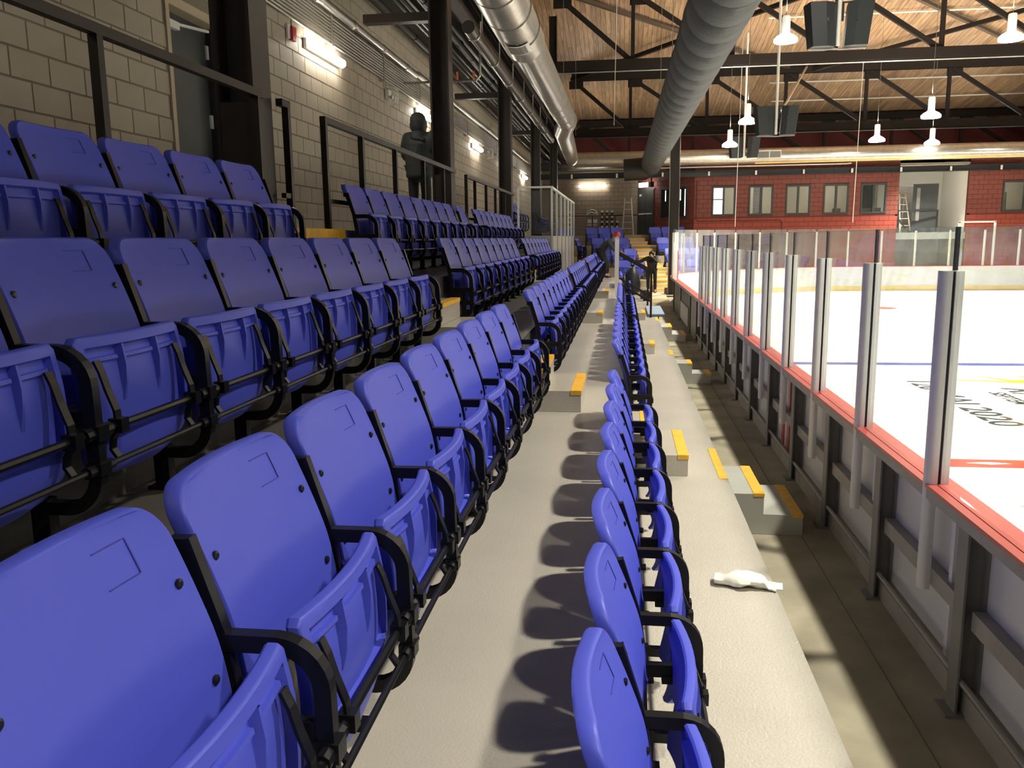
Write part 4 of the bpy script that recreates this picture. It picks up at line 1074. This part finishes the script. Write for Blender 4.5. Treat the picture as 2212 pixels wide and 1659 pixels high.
t = thing('roller_blind', 'white blind with painted glow, hanging inside the first red wall window', 'blind', (4.0, RW + 0.75, 3.1))
MB().box(0, 0.62, 0, 0.02, 0, 1.4).obj('sheet', M_GLOW, t); MB().box(0, 0.62, -0.02, 0.04, 1.4, 1.46).obj('roller', M_WHITE, t); MB().box(0, 0.62, -0.012, 0.0, 0.78, 0.84).obj('bar', M_ALU, t)
t = thing('white_screen', 'white corrugated screen standing inside the second red wall window', 'screen', (5.95, RW + 1.0, 2.3))
MB().box(0, 0.42, 0, 0.03, 0, 2.6).obj('sheet', M_PAPER, t)
for q in range(8): MB().box(0.0, 0.42, -0.01, 0.0, 1.0 + 0.16 * q, 1.02 + 0.16 * q).obj('rib', M_ALU, t)
t = thing('dark_inner_door', 'black double door inside the room by the alcove', 'door', (10.55, RW + 1.2, 2.3))
MB().box(0, 0.72, 0, 0.05, 0, 2.5).obj('door_leaf', M_DARKDOOR, t); MB().box(-0.35, -0.01, 0, 0.05, 0, 2.5).obj('door_leaf', M_DARKDOOR, t); MB().box(0.08, 0.13, -0.03, 0, 1.9, 1.96).obj('sign', M_ALU, t)
for i, (x, w_) in enumerate(((10.5, 0.5), (11.0, 0.45), (9.35, 0.35))):
    t = thing('office_chair', 'grey chair back seen at the sill of the red wall window, %s from the alcove' % ORD[[1, 0, 2][i]], 'chair', (x + 0.1, RW + 0.75, 2.3), group='chairs inside the window room')
    MB().box(0, w_, 0, 0.06, 0.55, 1.12).obj('backrest', M_POST, t); MB().box(0, w_, -0.4, 0.0, 0.45, 0.52).obj('seat', M_POST, t)
    MB().box(w_ / 2 - 0.03, w_ / 2 + 0.03, -0.23, -0.17, 0.05, 0.45).obj('stem', M_DARK, t); MB().box(w_ / 2 - 0.22, w_ / 2 + 0.22, -0.23, -0.17, 0.0, 0.05).obj('foot', M_DARK, t)
t = thing('wall_cabinet', 'olive cabinet standing inside the single red wall window', 'cabinet', (16.45, RW + 1.6, 2.3))
MB().box(0, 0.75, 0, 0.5, 0.0, 1.75).obj('body', mat('olive', (0.22, 0.19, 0.11), 0.6), t); MB().box(0.05, 0.70, -0.02, 0, 0.95, 1.7).obj('door', mat('olive_door', (0.30, 0.25, 0.14), 0.6), t); MB().box(0.0, 0.9, -0.05, 0, 0.85, 0.93).obj('white_shelf', M_WHITE, t)
# windows on the angled wall
for i, (q0, q1) in enumerate(((1.68, 2.54), (2.72, 3.48))):
    w = link('window_%d' % (7 + i), None, wa, (q0, 0, 3.10))
    W_, H_ = q1 - q0, 1.42
    for q in ((0, W_, 0, 0.06), (0, W_, H_ - 0.06, H_)): MB().box(q[0], q[1], -0.05, -0.012, q[2], q[3]).obj('window_frame', M_DARKDOOR, w)
    for q in ((0, 0.06), (W_ - 0.06, W_)): MB().box(q[0], q[1], -0.05, -0.012, 0.06, H_ - 0.06).obj('window_frame', M_DARKDOOR, w)
    MB().box(0.06, W_ - 0.06, -0.03, -0.014, 0.06, H_ - 0.06).obj('pane', mat('dark_glass', (0.012, 0.014, 0.014), 0.08), w)
    for xx in (0.30, 0.62): MB().box(xx * W_ / 0.8, xx * W_ / 0.8 + 0.05, -0.034, -0.030, 0.1 if xx > 0.5 else 0.8, H_ - 0.12).obj('glow_strip', M_GLOW, w)
# black double door on the angled wall
d2 = link('door_2', None, None, (ax0, ay0, 2.35), AR); tag(d2, 'black double door with push bars in the angled red wall', None, None, 'structure')
for a, b in ((0.12, 0.66), (0.68, 1.22)): MB().box(a, b, -0.07, -0.014, 0.0, 2.15).obj('door_leaf', M_DARKDOOR, d2)
MB().box(0.06, 1.28, -0.06, -0.013, 2.15, 2.23).obj('door_head', M_DARKDOOR, d2)
for a in (0.2, 0.75): MB().box(a, a + 0.4, -0.12, -0.09, 0.98, 1.04).obj('push_bar', M_ALU, d2)
for a in (0.60, 0.70): MB().tube([(a + 0.01, -0.10, 1.02), (a + 0.01, -0.13, 1.02)], 0.03, 10).obj('lock_cylinder', M_WHITE, d2)
MB().box(0.2, 0.36, -0.075, -0.07, 1.86, 1.96).obj('door_plate', M_WHITE, d2)
t = thing('box_light', 'white box light with black end above the black double door', 'light', (ax0, ay0, 4.72), AR)
MB().box(0.55, 1.25, -0.42, -0.25, -0.10, 0.10).obj('diffuser', mat('box_light_face', (1, 1, 1), 0.5, emit=((1, 0.95, 0.85), 9.0)), t); MB().box(1.25, 1.42, -0.44, -0.23, -0.12, 0.12).obj('housing', M_DARK, t); MB().box(1.36, 1.42, -0.40, -0.34, 0.12, 0.75).obj('stem', M_DARK, t)
MB().box(0.9, 1.0, -0.25, -0.012, -0.03, 0.03).obj('arm', M_DARK, t)
t = thing('exit_sign', 'small lit green exit sign above the black double door', 'sign', (ax0, ay0, 4.98), AR)
MB().box(0.50, 0.74, -0.45, -0.38, 0.0, 0.28).obj('face', M_EXIT, t); MB().box(0.74, 0.9, -0.45, -0.37, 0.0, 0.28).obj('side_panel', M_DKRED, t); MB().box(0.6, 0.64, -0.42, -0.40, 0.28, 0.55).obj('stem', M_DARK, t)
mb = MB(); mb.box(0.585, 0.625, -0.454, -0.450, 0.06, 0.20); mb.box(0.56, 0.66, -0.454, -0.450, 0.13, 0.155); mb.obj('running_figure', M_WHITE, t)
tube_light('glowing fluorescent light on the brown end wall', (-1.53, WB - 0.014, 4.77), 1.35, 'X')
# white alcove with open dark door
al = link('wall_alcove', None, None, (ALC[0], RW, 0)); tag(al, 'white painted alcove in the red wall with an open dark door', None, None, 'structure')
AW = ALC[1] - ALC[0]
MB().box(-0.1, 0, 0.0, 3.2, 0, RWTOP).obj('side_wall', M_WHITE, al); MB().box(AW, AW + 0.1, 0.0, 3.2, 0, RWTOP).obj('side_wall', M_WHITE, al); MB().box(0, AW, 3.2, 3.3, 0, RWTOP).obj('back_wall', M_WHITE, al)
MB().box(0, AW, 0, 3.2, RWTOP - 0.35, RWTOP - 0.25).obj('alcove_ceiling', M_WHITE, al); MB().box(0, AW, 0.0, 3.2, 2.0, 2.3).obj('alcove_floor', M_TERRF, al)
t = thing('alcove_ceiling_light', 'white light panel on the alcove ceiling', 'light', (ALC[0] + 0.7, RW + 0.9, RWTOP - 0.36)); MB().box(-0.5, 0.5, -0.2, 0.2, -0.04, 0.0).obj('panel', M_LIT if False else mat('alcove_panel', (1, 1, 1), 0.5, emit=((1, 0.96, 0.88), 16.0)), t); MB().box(-0.53, 0.53, -0.23, 0.23, 0.0, 0.008).obj('frame', M_WHITE, t)
d3 = link('door_3', None, None, (ALC[0] + 1.78, RW + 0.35, 2.3), math.radians(168)); tag(d3, 'dark grey door standing open in the white alcove', None, None, 'structure')
MB().box(0, 1.02, -0.03, 0.03, 0.02, 2.12).obj('door_leaf', M_DARKDOOR, d3); MB().box(0.72, 0.86, 0.03, 0.036, 0.5, 1.95).obj('vision_panel', M_POST, d3); MB().box(0.1, 0.95, 0.04, 0.08, 0.95, 1.02).obj('push_bar', M_DARK, d3)
t = thing('inner_door', 'second grey door at the back of the white alcove', 'door', (ALC[0] + 0.35, RW + 1.9, 2.3)); MB().box(0, 0.9, 0, 0.05, 0, 2.1).obj('door_leaf', M_POST, t); MB().box(0.05, 0.1, -0.05, 0, 1.0, 1.1).obj('handle', M_ALU, t)
t = thing('alcove_rail', 'black railing across the white alcove opening', 'railing', (ALC[0], RW + 0.1, 2.3))
MB().bar((0.02, 0, 0.95), (1.75, 0, 0.95), 0.05, 0.05).obj('top_rail', M_DARK, t); MB().bar((0.5, 0, 0.03), (1.75, 0, 0.03), 0.05, 0.05).obj('bottom_rail', M_DARK, t); MB().bar((0.02, 0, 0.7), (0.5, 0, 0.03), 0.05, 0.05).obj('sloping_rail', M_DARK, t); MB().bar((1.72, 0, 0), (1.72, 0, 0.98), 0.06, 0.06).obj('post', M_DARK, t); MB().bar((0.03, 0, 0), (0.03, 0, 0.98), 0.06, 0.06).obj('post', M_DARK, t)

# ------------------------------------------------------------------ step ladders
def ladder(label, loc, h, rz, m):
    t = thing('step_ladder', label, 'ladder', loc, rz)
    for s in (-1, 1):
        MB().bar((s * 0.27, -0.35, 0), (s * 0.15, 0.0, h), 0.05, 0.025).obj('side_rail', m, t); MB().bar((s * 0.27, 0.35, 0), (s * 0.15, 0.03, h - 0.03), 0.04, 0.02).obj('rear_rail', m, t)
    k = 1; z = 0.30
    while z < h - 0.15:
        f = z / h; w = 0.27 - 0.12 * f; y = -0.35 * (1 - f)
        MB().box(-w, w, y - 0.03, y + 0.06, z - 0.015, z + 0.015).obj('rung', m, t); z += 0.31
    MB().box(-0.19, 0.19, -0.09, 0.10, h, h + 0.05).obj('top_cap', M_CARD, t)
ladder('grey step ladder standing against the brown end wall', (0.22, 42.3, 2.36), 1.78, 0, M_WOODL)
ladder('white step ladder standing inside the alcove', (ALC[0] + 0.42, RW + 0.85, 2.31), 1.72, math.radians(20), M_WOODL)
# plaques and bottles on the end wall
t = thing('arched_plaque', 'arched silver emblem plaque on the brown end wall', 'plaque', (-1.55, WB - 0.04, 2.75))
MB().tube([(-0.26, 0, 0.55)] + [(-0.26 * math.cos(math.pi * k / 10), 0, 0.62 + 0.26 * math.sin(math.pi * k / 10)) for k in range(11)] + [(0.26, 0, 0.55)], 0.018, 6).obj('arch', M_ALU, t)
MB().tube([(-0.2, 0, 0.66), (-0.05, 0, 0.76), (0.1, 0, 0.70), (0.26, 0, 0.70)], 0.02, 6).obj('swoosh', M_ALU, t)
for q in (-0.22, 0.06): MB().box(q, q + 0.2, -0.01, 0.01, 0.22, 0.40).obj('silver_tile', M_ALU, t)
MB().box(-0.24, 0.24, -0.01, 0.01, 0.1, 0.14).obj('text_strip', M_ALU, t); MB().box(-0.26, 0.26, -0.006, 0.01, -0.3, 0.0).obj('red_tile', M_REDBOX, t)
for r in range(2):
    for c in range(4):
        x = -1.05 + 0.25 * c; z = 2.60 + 0.50 * (1 - r)
        if r == 0 and c == 3: continue
        t = thing('wall_bottle', 'silver topped black cylinder on the brown end wall, %s row, %s from the plaque' % (('upper', 'lower')[r], ORD[c]), 'bottle', (x, WB - 0.12, z), group='cylinders on the end wall')
        MB().lathe([(0.04, 0), (0.055, 0.02), (0.055, 0.30), (0.03, 0.36), (0.03, 0.38)], (0, 0, 0), 12).obj('body', M_STEEL, t); MB().lathe([(0.05, 0.38), (0.055, 0.40), (0.05, 0.44), (0.01, 0.455)], (0, 0, 0), 12).obj('cap', M_WHITE, t); MB().box(-0.04, 0.04, -0.058, -0.05, 0.1, 0.22).obj('label_plate', M_ALU, t); MB().box(-0.02, 0.02, 0.04, 0.13, 0.2, 0.24).obj('wall_bracket', M_DARK, t)
t = thing('end_wall_rail', 'dark handrail tube fixed along the brown end wall', 'railing', (-2.6, 42.2, 2.36)); MB().tube([(0, 0, 0.95), (3.3, 0, 0.95)], 0.03, 10).obj('top_rail', M_STEEL, t)
for x in (0.0, 1.1, 2.2, 3.3): MB().bar((x, 0, 0), (x, 0, 0.95), 0.04, 0.04).obj('post', M_STEEL, t)
# conduit on the red wall
tag(MB().tube([(3.3, RW - 0.03, 4.7), (3.3, RW - 0.03, 3.0), (3.4, RW - 0.03, 2.92), (7.0, RW - 0.03, 2.92), (7.1, RW - 0.03, 2.85), (7.1, RW - 0.03, 1.2)], 0.022, 8).obj('red_wall_conduit', M_REDJ), 'red painted conduit running below the red wall windows', 'conduit')

# ------------------------------------------------------------------ upper end: low roof, beams, duct, pipes
struct('ceiling_end_rooms', MB().box(-4.3, 28, RW - 0.1, 53, RWTOP, RWTOP + 0.15), M_DARK, 'dark flat roof over the end rooms')
struct('wall_upper_end', MB().box(-4.3, 30, 52.0, 52.2, RWTOP, 9.2), M_DKRED, 'dark red upper end wall behind the far truss')
for i, x in enumerate((-1.5, 4.5, 10.5, 16.5)):  # unseen strip lights, added to brighten the far roof deck
    t = thing('added_fill_light', 'unseen fill strip added on the end room roof, %s from the brown wall side' % ORD[i], 'light', (x, 45.5, RWTOP + 0.15), group='fill strips added on the end roof')
    MB().box(-0.75, 0.75, -0.07, 0.07, 0.0, 0.05).obj('housing', M_WHITE, t); MB().box(-0.72, 0.72, -0.04, 0.04, 0.05, 0.07).obj('tube', mat('fill_tube_%d' % i, (1, 1, 1), 0.5, emit=((1.0, 0.92, 0.78), 240.0)), t)
t = thing('header_beam', 'black steel header beam along the top of the red wall', 'beam', (-3.9, RW - 0.34, 4.90))
MB().box(0, 31, 0, 0.2, 0, 0.03).obj('bottom_flange', M_DARK, t); MB().box(0, 31, 0.09, 0.11, 0.03, 0.22).obj('web', M_DARK, t); MB().box(0, 31, 0, 0.2, 0.22, 0.25).obj('top_flange', M_DARK, t)
for k in range(14): MB().box(1.5 + 2.05 * k, 1.58 + 2.05 * k, -0.03, -0.005, 0.02, 0.20).obj('white_clip', M_WHITE, t)
t = thing('end_duct', 'long galvanised round duct hung across the rink end above the red wall', 'duct', (-2.2, 38.9, 5.66))
MB().tube([(0, 0, 0), (31, 0, 0.0)], 0.33, 24).obj('duct_body', M_GALV, t)
for k in range(24): MB().tube([(0.8 + 1.25 * k, 0, 0), (0.83 + 1.25 * k, 0, 0)], 0.338, 24).obj('seam_ring', M_GALV, t)
gr = MB().box(7.9, 8.9, -0.37, -0.25, -0.16, 0.20).obj('grille_box', M_ALUW, t)
for q in (7.95, 8.43): MB().box(q, q + 0.44, -0.375, -0.368, -0.11, 0.15).obj('grille_face', M_POST, gr)
tag(MB().tube([(5.6, 38.45, 5.33), (28, 38.45, 5.40)], 0.035, 8).obj('gas_pipe', M_GASPIPE), 'thin yellow gas pipe below the end duct', 'pipe')
tag(MB().tube([(-2.5, 38.9, 5.24), (9.5, 38.9, 5.25), (9.7, 38.9, 5.27)], 0.03, 8).obj('end_conduit', M_CONDUIT), 'steel conduit slung below the end duct', 'conduit')

# round galvanised duct over the walkway side
t = thing('galvanised_duct', 'shiny galvanised round duct running the length of the stands', 'duct', (0, 0, 0))
DP = [(-1.64, 4.0, 5.42), (-1.66, 14.6, 5.44)]
DQ = [(-1.66, 14.6, 5.44), (-1.66, 15.1, 5.47), (-1.62, 25.0, 5.53), (-1.86, 26.8, 5.46), (-1.95, 29.6, 5.50), (-2.28, 38.4, 5.68)]
MB().tube(DP, 0.345, 28).obj('duct_body', M_GALV, t)
MB().tube(DQ, [0.345, 0.30, 0.285, 0.285, 0.285, 0.29], 28).obj('duct_body', M_GALV, t)
for k in range(9):
    y = 5.2 + 1.2 * k
    if y < 14.6: MB().tube([(-1.645, y, 5.43), (-1.645, y + 0.03, 5.43)], 0.353, 28).obj('seam_ring', M_GALV, t)
for k in range(8):
    y = 16.3 + 1.2 * k; z = 5.475 + 0.0056 * (y - 15.1); x = -1.66 + 0.004 * (y - 15.1)
    MB().tube([(x, y, z), (x, y + 0.03, z)], 0.296, 28).obj('seam_ring', M_GALV, t)
mb = MB(); n = 10                                                     # grille on the underside, facing the seats
for y in (13.35, 13.95):
    for k in range(n + 1):
        a = math.radians(-118 + 62 * k / n); mb.v.append((-1.652 + 0.362 * math.cos(a), y, 5.437 + 0.362 * math.sin(a)))
for k in range(n): mb.f.append((k, k + 1, n + 2 + k, n + 1 + k))
gb = mb.obj('air_grille', M_ALUW, t)
for q in range(9):
    y = 13.42 + 0.055 * q; MB().tube([(-1.652 + 0.366 * math.cos(math.radians(a)), y, 5.437 + 0.366 * math.sin(math.radians(a))) for a in (-110, -100, -90, -80, -66)], 0.008, 5).obj('louvre', M_POST, gb)
for y in (8, 12, 18, 24, 30): MB().tube([(-1.65, y, 5.7), (-1.65, y, 9.5)], 0.008, 5).obj('hanger_rod', M_CONDUIT, t)
# black fabric duct
t = thing('black_duct', 'large black fabric duct running above the front row', 'duct', (0, 0, 0))
pts_ = []; rs_ = []
y = 3.0
while y < 37.6:
    for d, r in ((0.0, 0.418), (0.025, 0.430), (0.45, 0.436), (0.90, 0.430)):
        pts_.append((1.27 - 0.003 * y, y + d, 5.165 + 0.0035 * y)); rs_.append(r)
    y += 0.93
MB().tube(pts_, rs_, 26).obj('duct_sleeve', M_FABRIC, t, angle=70)
mb = MB(); mb.tube([(1.15, 37.6, 5.29), (1.15, 38.3, 5.30), (0.85, 38.05, 5.16), (0.0, 38.05, 5.12)], [0.43, 0.45, 0.48, 0.46], 20); mb.obj('elbow', M_DARK, t)
for yy in (9, 16, 23, 30): MB().tube([(1.2, yy, 5.6), (1.2, yy, 10.5)], 0.008, 5).obj('hanger_rod', M_CONDUIT, t)

# black column by the rink corner
t = thing('corner_column', 'black square column with pale edge cables standing behind the corner glass', 'column', (1.93, 33.7, 0))
MB().box(-0.17, 0.17, -0.17, 0.17, 0, 7.2).obj('shaft', M_STEEL, t); MB().box(-0.25, 0.25, -0.25, 0.25, 0, 0.03).obj('base_plate', M_STEEL, t)
for s in (-1, 1): MB().tube([(s * 0.185, -0.185, 0.0), (s * 0.185, -0.185, 7.0)], 0.010, 5).obj('edge_cable', M_CONDUIT, t)

# ------------------------------------------------------------------ roof: plank deck and trusses
def deck_z(y): return 11.30 - 0.140 * (y - 32.7)
rf = link('ceiling_roof_deck', None, None, (0, 0, 0)); tag(rf, 'brown wooden plank roof deck above the trusses', None, None, 'structure')
mb = MB(); tones = []; x = -4.2; PW = 0.19
while x < 30:
    y = 26.0
    y1 = y + random.uniform(1.0, 5.0)
    while y < 52.2:
        y1 = min(y1, 52.2); dz = random.uniform(-0.006, 0.006); n = len(mb.v); g = 0.006
        za, zb = deck_z(y) + dz, deck_z(y1) + dz
        mb.v += [(x + g, y, za), (x + PW - g, y, za), (x + PW - g, y1 - 0.004, zb), (x + g, y1 - 0.004, zb), (x + g, y, za + 0.05), (x + PW - g, y, za + 0.05), (x + PW - g, y1 - 0.004, zb + 0.05), (x + g, y1 - 0.004, zb + 0.05)]
        mb.f += [tuple(n + i for i in f) for f in ((0, 1, 2, 3), (0, 4, 5, 1), (1, 5, 6, 2), (2, 6, 7, 3), (3, 7, 4, 0))]
        v = random.uniform(0.72, 1.12); tones += [(v, v * random.uniform(0.96, 1.02), v * random.uniform(0.90, 1.02), 1)] * 5
        y = y1; y1 = y + random.uniform(3.0, 6.0)
    x += PW
me = mb.mesh('plank_deck', M_WOOD)
ca = me.color_attributes.new('tone', 'FLOAT_COLOR', 'CORNER')
for p in me.polygons:
    for li in p.loop_indices: ca.data[li].color = tones[p.index]
o = link('plank_deck', me, rf); tag(o, None, None, None, 'stuff')
mb = MB(); mb.v = [(-4.3, 4, deck_z(4) + 0.06 if False else 11.9), (30, 4, 11.9), (30, 26.2, deck_z(26.2) + 0.05), (-4.3, 26.2, deck_z(26.2) + 0.05), (30, 52.3, deck_z(52.3) + 0.055), (-4.3, 52.3, deck_z(52.3) + 0.055)]
mb.f = [(0, 1, 2, 3), (3, 2, 4, 5)]
mb.obj('deck_boarding', M_WOOD, rf)

PAN = 3.56; X0T = 0.28
def hbeam(mb, a, b, w, h):
    """H section with vertical flanges: two flange plates and a flat web"""
    a = Vector(a); b = Vector(b); d = (b - a).normalized(); up = Vector((0, 0, 1)); sd = d.cross(up).normalized()
    for s in (-1, 1): mb.bar(a + sd * s * w / 2, b + sd * s * w / 2, 0.03, h)
    mb.bar(a, b, w, 0.025)
    return mb
def truss(y, zb, label):
    zt = zb + 2.58
    t = thing('roof_truss', label, 'truss', (0, y, 0), group='black steel roof trusses')
    xl, xr = -2.5, 28.0
    hbeam(MB(), (xl, 0, zb), (xr, 0, zb), 0.34, 0.36).obj('bottom_chord', M_TRUSS, t)
    hbeam(MB(), (xl, 0, zt), (xr, 0, zt), 0.34, 0.32).obj('top_chord', M_TRUSS, t)
    nodes = [xl] + [X0T + PAN * k for k in range(8)] + [xr]
    for i, x in enumerate(nodes[:-1]):
        if i: MB().box(x - 0.07, x + 0.07, -0.07, 0.07, zb + 0.18, zt - 0.16).obj('vertical', M_TRUSS, t)
        MB().bar((x + 0.1, 0, zt - 0.16), (nodes[i + 1] - 0.1, 0, zb + 0.18), 0.14, 0.17).obj('diagonal', M_TRUSS, t)
        MB().box(x - 0.12, x + 0.55, -0.025, 0.025, zt - 0.52, zt - 0.16).obj('gusset_plate', M_TRUSS, t)
    MB().tube([(xl, -0.02, zb - 0.21), (xr, -0.02, zb - 0.21)], 0.03, 8).obj('chord_conduit', M_CONDUIT, t)
truss(32.7, 8.46, 'black steel roof truss carrying the first cross braces')
truss(42.0, 7.17, 'black steel roof truss above the red wall windows')
truss(50.0, 6.05, 'black steel roof truss against the dark red upper wall')
# roof-plane cross braces between the first two trusses
def dk(x, y, d=0.32): return (x, y, deck_z(y) - d)
for i, (xa, xb) in enumerate(((-2.5, 7.6), (8.4, 18.6))):
    tag(MB().bar(dk(xa, 42.0), dk(xb, 32.7), 0.16, 0.16).obj('cross_brace', M_TRUSS), 'steel cross brace under the roof planks, rising limb %s' % ('beside the black duct' if i == 0 else 'over the middle of the ice'), 'brace', 'roof cross braces')
    tag(MB().bar(dk(xa, 32.7, 0.18), dk(xb, 42.0, 0.18), 0.16, 0.12).obj('cross_brace', mat('brace_brown', (0.09, 0.06, 0.04), 0.6)), 'brown cross brace close under the roof planks, falling limb %s' % ('beside the black duct' if i == 0 else 'over the middle of the ice'), 'brace', 'roof cross braces')
for i, (y, xa) in enumerate(((36.2, 5.6), (44.2, 7.0), (47.2, 7.6))):
    tag(MB().tube([dk(xa, y, 0.12), dk(26, y, 0.12)], 0.035, 8).obj('roof_conduit', M_WHITEPIPE), 'white conduit crossing under the roof planks, %s from the first truss' % ORD[i], 'conduit', 'white roof conduits')
# sway brace hanging between trusses by the speakers
tag(MB().tube([(8.3, 42.0, 9.9), (6.3, 36.5, 7.2)], 0.05, 8).obj('sway_brace', M_WOODL), 'pale sway brace sloping from the second truss toward the speakers', 'brace')

# ------------------------------------------------------------------ loudspeakers
def speakers(loc, s, label):
    t = thing('speaker_cluster', label, 'speaker', loc, group='hanging loudspeaker clusters')
    x, y, z = loc
    MB().tube([(0, 0, -0.42 * s), (0, 0, deck_z(max(y, 26)) - z if y > 26 else 11.9 - z)], 0.045, 10).obj('hanging_pole', M_WHITEPIPE, t)
    for q in (-1, 1):
        mb = MB(); w = 0.30 * s; d = 0.28 * s; h = 0.46 * s
        prof = [(-w, -d * 0.6), (-w * 0.35, -d), (w * 0.75, -d * 0.95), (w, d * 0.4), (w * 0.5, d), (-w * 0.8, d)]
        n = len(prof)
        for zz, k_ in ((-h, 0.90), (h, 1.0)):
            for px, py in prof: mb.v.append((q * (0.40 * s + px * k_) + q * (0.05 * s if zz > 0 else -0.03 * s), py * k_, zz))
        for k in range(n): mb.f.append((k, (k + 1) % n, n + (k + 1) % n, n + k))
        mb.f += [tuple(range(n)), tuple(range(n, 2 * n))]
        c = mb.obj('speaker_box', M_SPK, t)
        MB().box(q * 0.30 * s - 0.02, q * 0.30 * s + 0.02, -d - 0.02, -d, 0.05 * s, 0.12 * s).obj('handle', M_DARK, c)
        MB().bar((q * 0.05 * s, 0, h + 0.02), (q * 0.32 * s, 0, h + 0.02), 0.04 * s, 0.03 * s).obj('top_arm', M_DARK, t)
        MB().bar((0, 0, -h - 0.03), (q * 0.62 * s, 0.05, -h - 0.0), 0.05 * s, 0.03 * s).obj('bottom_arm', M_CONDUIT, t)
    MB().bar((-0.08 * s, 0.05, -0.45 * s), (-0.08 * s, 0.05, 0.5 * s), 0.06 * s, 0.06 * s).obj('frame_bar', M_DARK, t)
    MB().bar((0.08 * s, 0.05, 0.1 * s), (0.08 * s, 0.05, 0.5 * s), 0.05 * s, 0.05 * s).obj('frame_bar', M_DARK, t)
speakers((4.575, 20.0, 6.67), 0.98, 'pair of black loudspeakers hanging before the first roof truss')
speakers((4.93, 29.5, 5.91), 0.98, 'pair of black loudspeakers hanging below the first truss chord')
speakers((5.07, 38.0, 5.95), 0.92, 'pair of black loudspeakers hanging in front of the end duct')

# ------------------------------------------------------------------ high-bay lamps
D_BELL = MB().lathe([(0.29, 0.0), (0.305, 0.03), (0.30, 0.09)], (0, 0, 0), 24).mesh('refractor', M_BELL, 40)
D_SHLD = MB().lathe([(0.298, 0.0905), (0.24, 0.15), (0.13, 0.21), (0.11, 0.235), (0.02, 0.24)], (0, 0, 0), 24).mesh('refractor_shoulder', M_BELLTOP, 40)
D_HOUS = MB().lathe([(0.105, 0.235), (0.105, 0.62), (0.09, 0.66), (0.02, 0.67)], (0, 0, 0), 16).mesh('housing', M_LENS, 40)
def lamp(x, y, z, label):
    t = thing('high_bay_lamp', label, 'lamp', (x, y, z), group='high-bay lamps over the ice')
    link('refractor_shoulder', D_SHLD, link('refractor', D_BELL, t)); link('housing', D_HOUS, t)
    top = (deck_z(y) if y > 26 else 11.85) - z
    MB().tube([(0, 0, 0.66), (0, 0, top)], 0.008, 5).obj('cable', M_CONDUIT, t)
    ld = bpy.data.lights.new('lamp_light', 'SPOT'); ld.spot_size = math.radians(110); ld.spot_blend = 1.0; ld.shadow_soft_size = 0.22; ld.energy = LAMP_POWER; ld.color = (1.0, 0.94, 0.82)
    lo = bpy.data.objects.new('lamp_light', ld); COL.objects.link(lo); lo.parent = t; lo.location = (0, 0, -0.25)
    ud = bpy.data.lights.new('lamp_uplight', 'SPOT'); ud.spot_size = math.radians(168); ud.spot_blend = 0.35; ud.shadow_soft_size = 0.08; ud.energy = UPLIGHT_POWER; ud.color = (1.0, 0.93, 0.82)
    uo = bpy.data.objects.new('lamp_uplight', ud); COL.objects.link(uo); uo.parent = t; uo.location = (0, 0, 0.78); uo.rotation_euler = (math.pi, 0, 0)
LROW = [(4.22, [(-2.0, 7.7), (4.6, 7.7), (11.2, 7.65), (17.8, 7.5), (24.3, 7.27), (31.0, 6.05), (35.9, 5.78)]),
        (9.95, [(-2.0, 7.7), (4.6, 7.7), (11.2, 7.65), (17.8, 7.5), (24.6, 7.15), (30.2, 5.96), (36.2, 5.86)]),
        (16.0, [(0.0, 7.7), (10.0, 7.65), (20.0, 7.4), (28.0, 6.4), (36.3, 5.9)]),
        (21.5, [(30.0, 6.0), (37.0, 5.9)])]
rw = ['row over the near boards', 'row over the middle ice', 'row over the opposite side', 'row along the opposite boards']
for r, (x, L_) in enumerate(LROW):
    for i, (y, z) in enumerate(L_):
        lamp(x, y, z, 'glowing high-bay lamp, %s from the red wall end, %s' % (ORD[len(L_) - 1 - i], rw[r]))
lamp(12.7, 38.2, 5.88, 'glowing high-bay lamp hanging over the end boards before the alcove')
# thin cables hanging by the end boards
for i, (x, y, z0, z1) in enumerate(((4.35, 34.5, 2.6, deck_z(34.5)), (8.9, 35.0, 2.7, deck_z(35.0)), (-0.35, 30.0, 6.0, deck_z(30.0)))):
    tag(MB().tube([(x, y, z0), (x + 0.1, y, z1)], 0.012, 5).obj('hanging_cable', M_WHITEPIPE), 'thin pale cable hanging straight down %s' % ('by the first window', 'by the fourth window', 'beside the black duct')[i], 'cable')
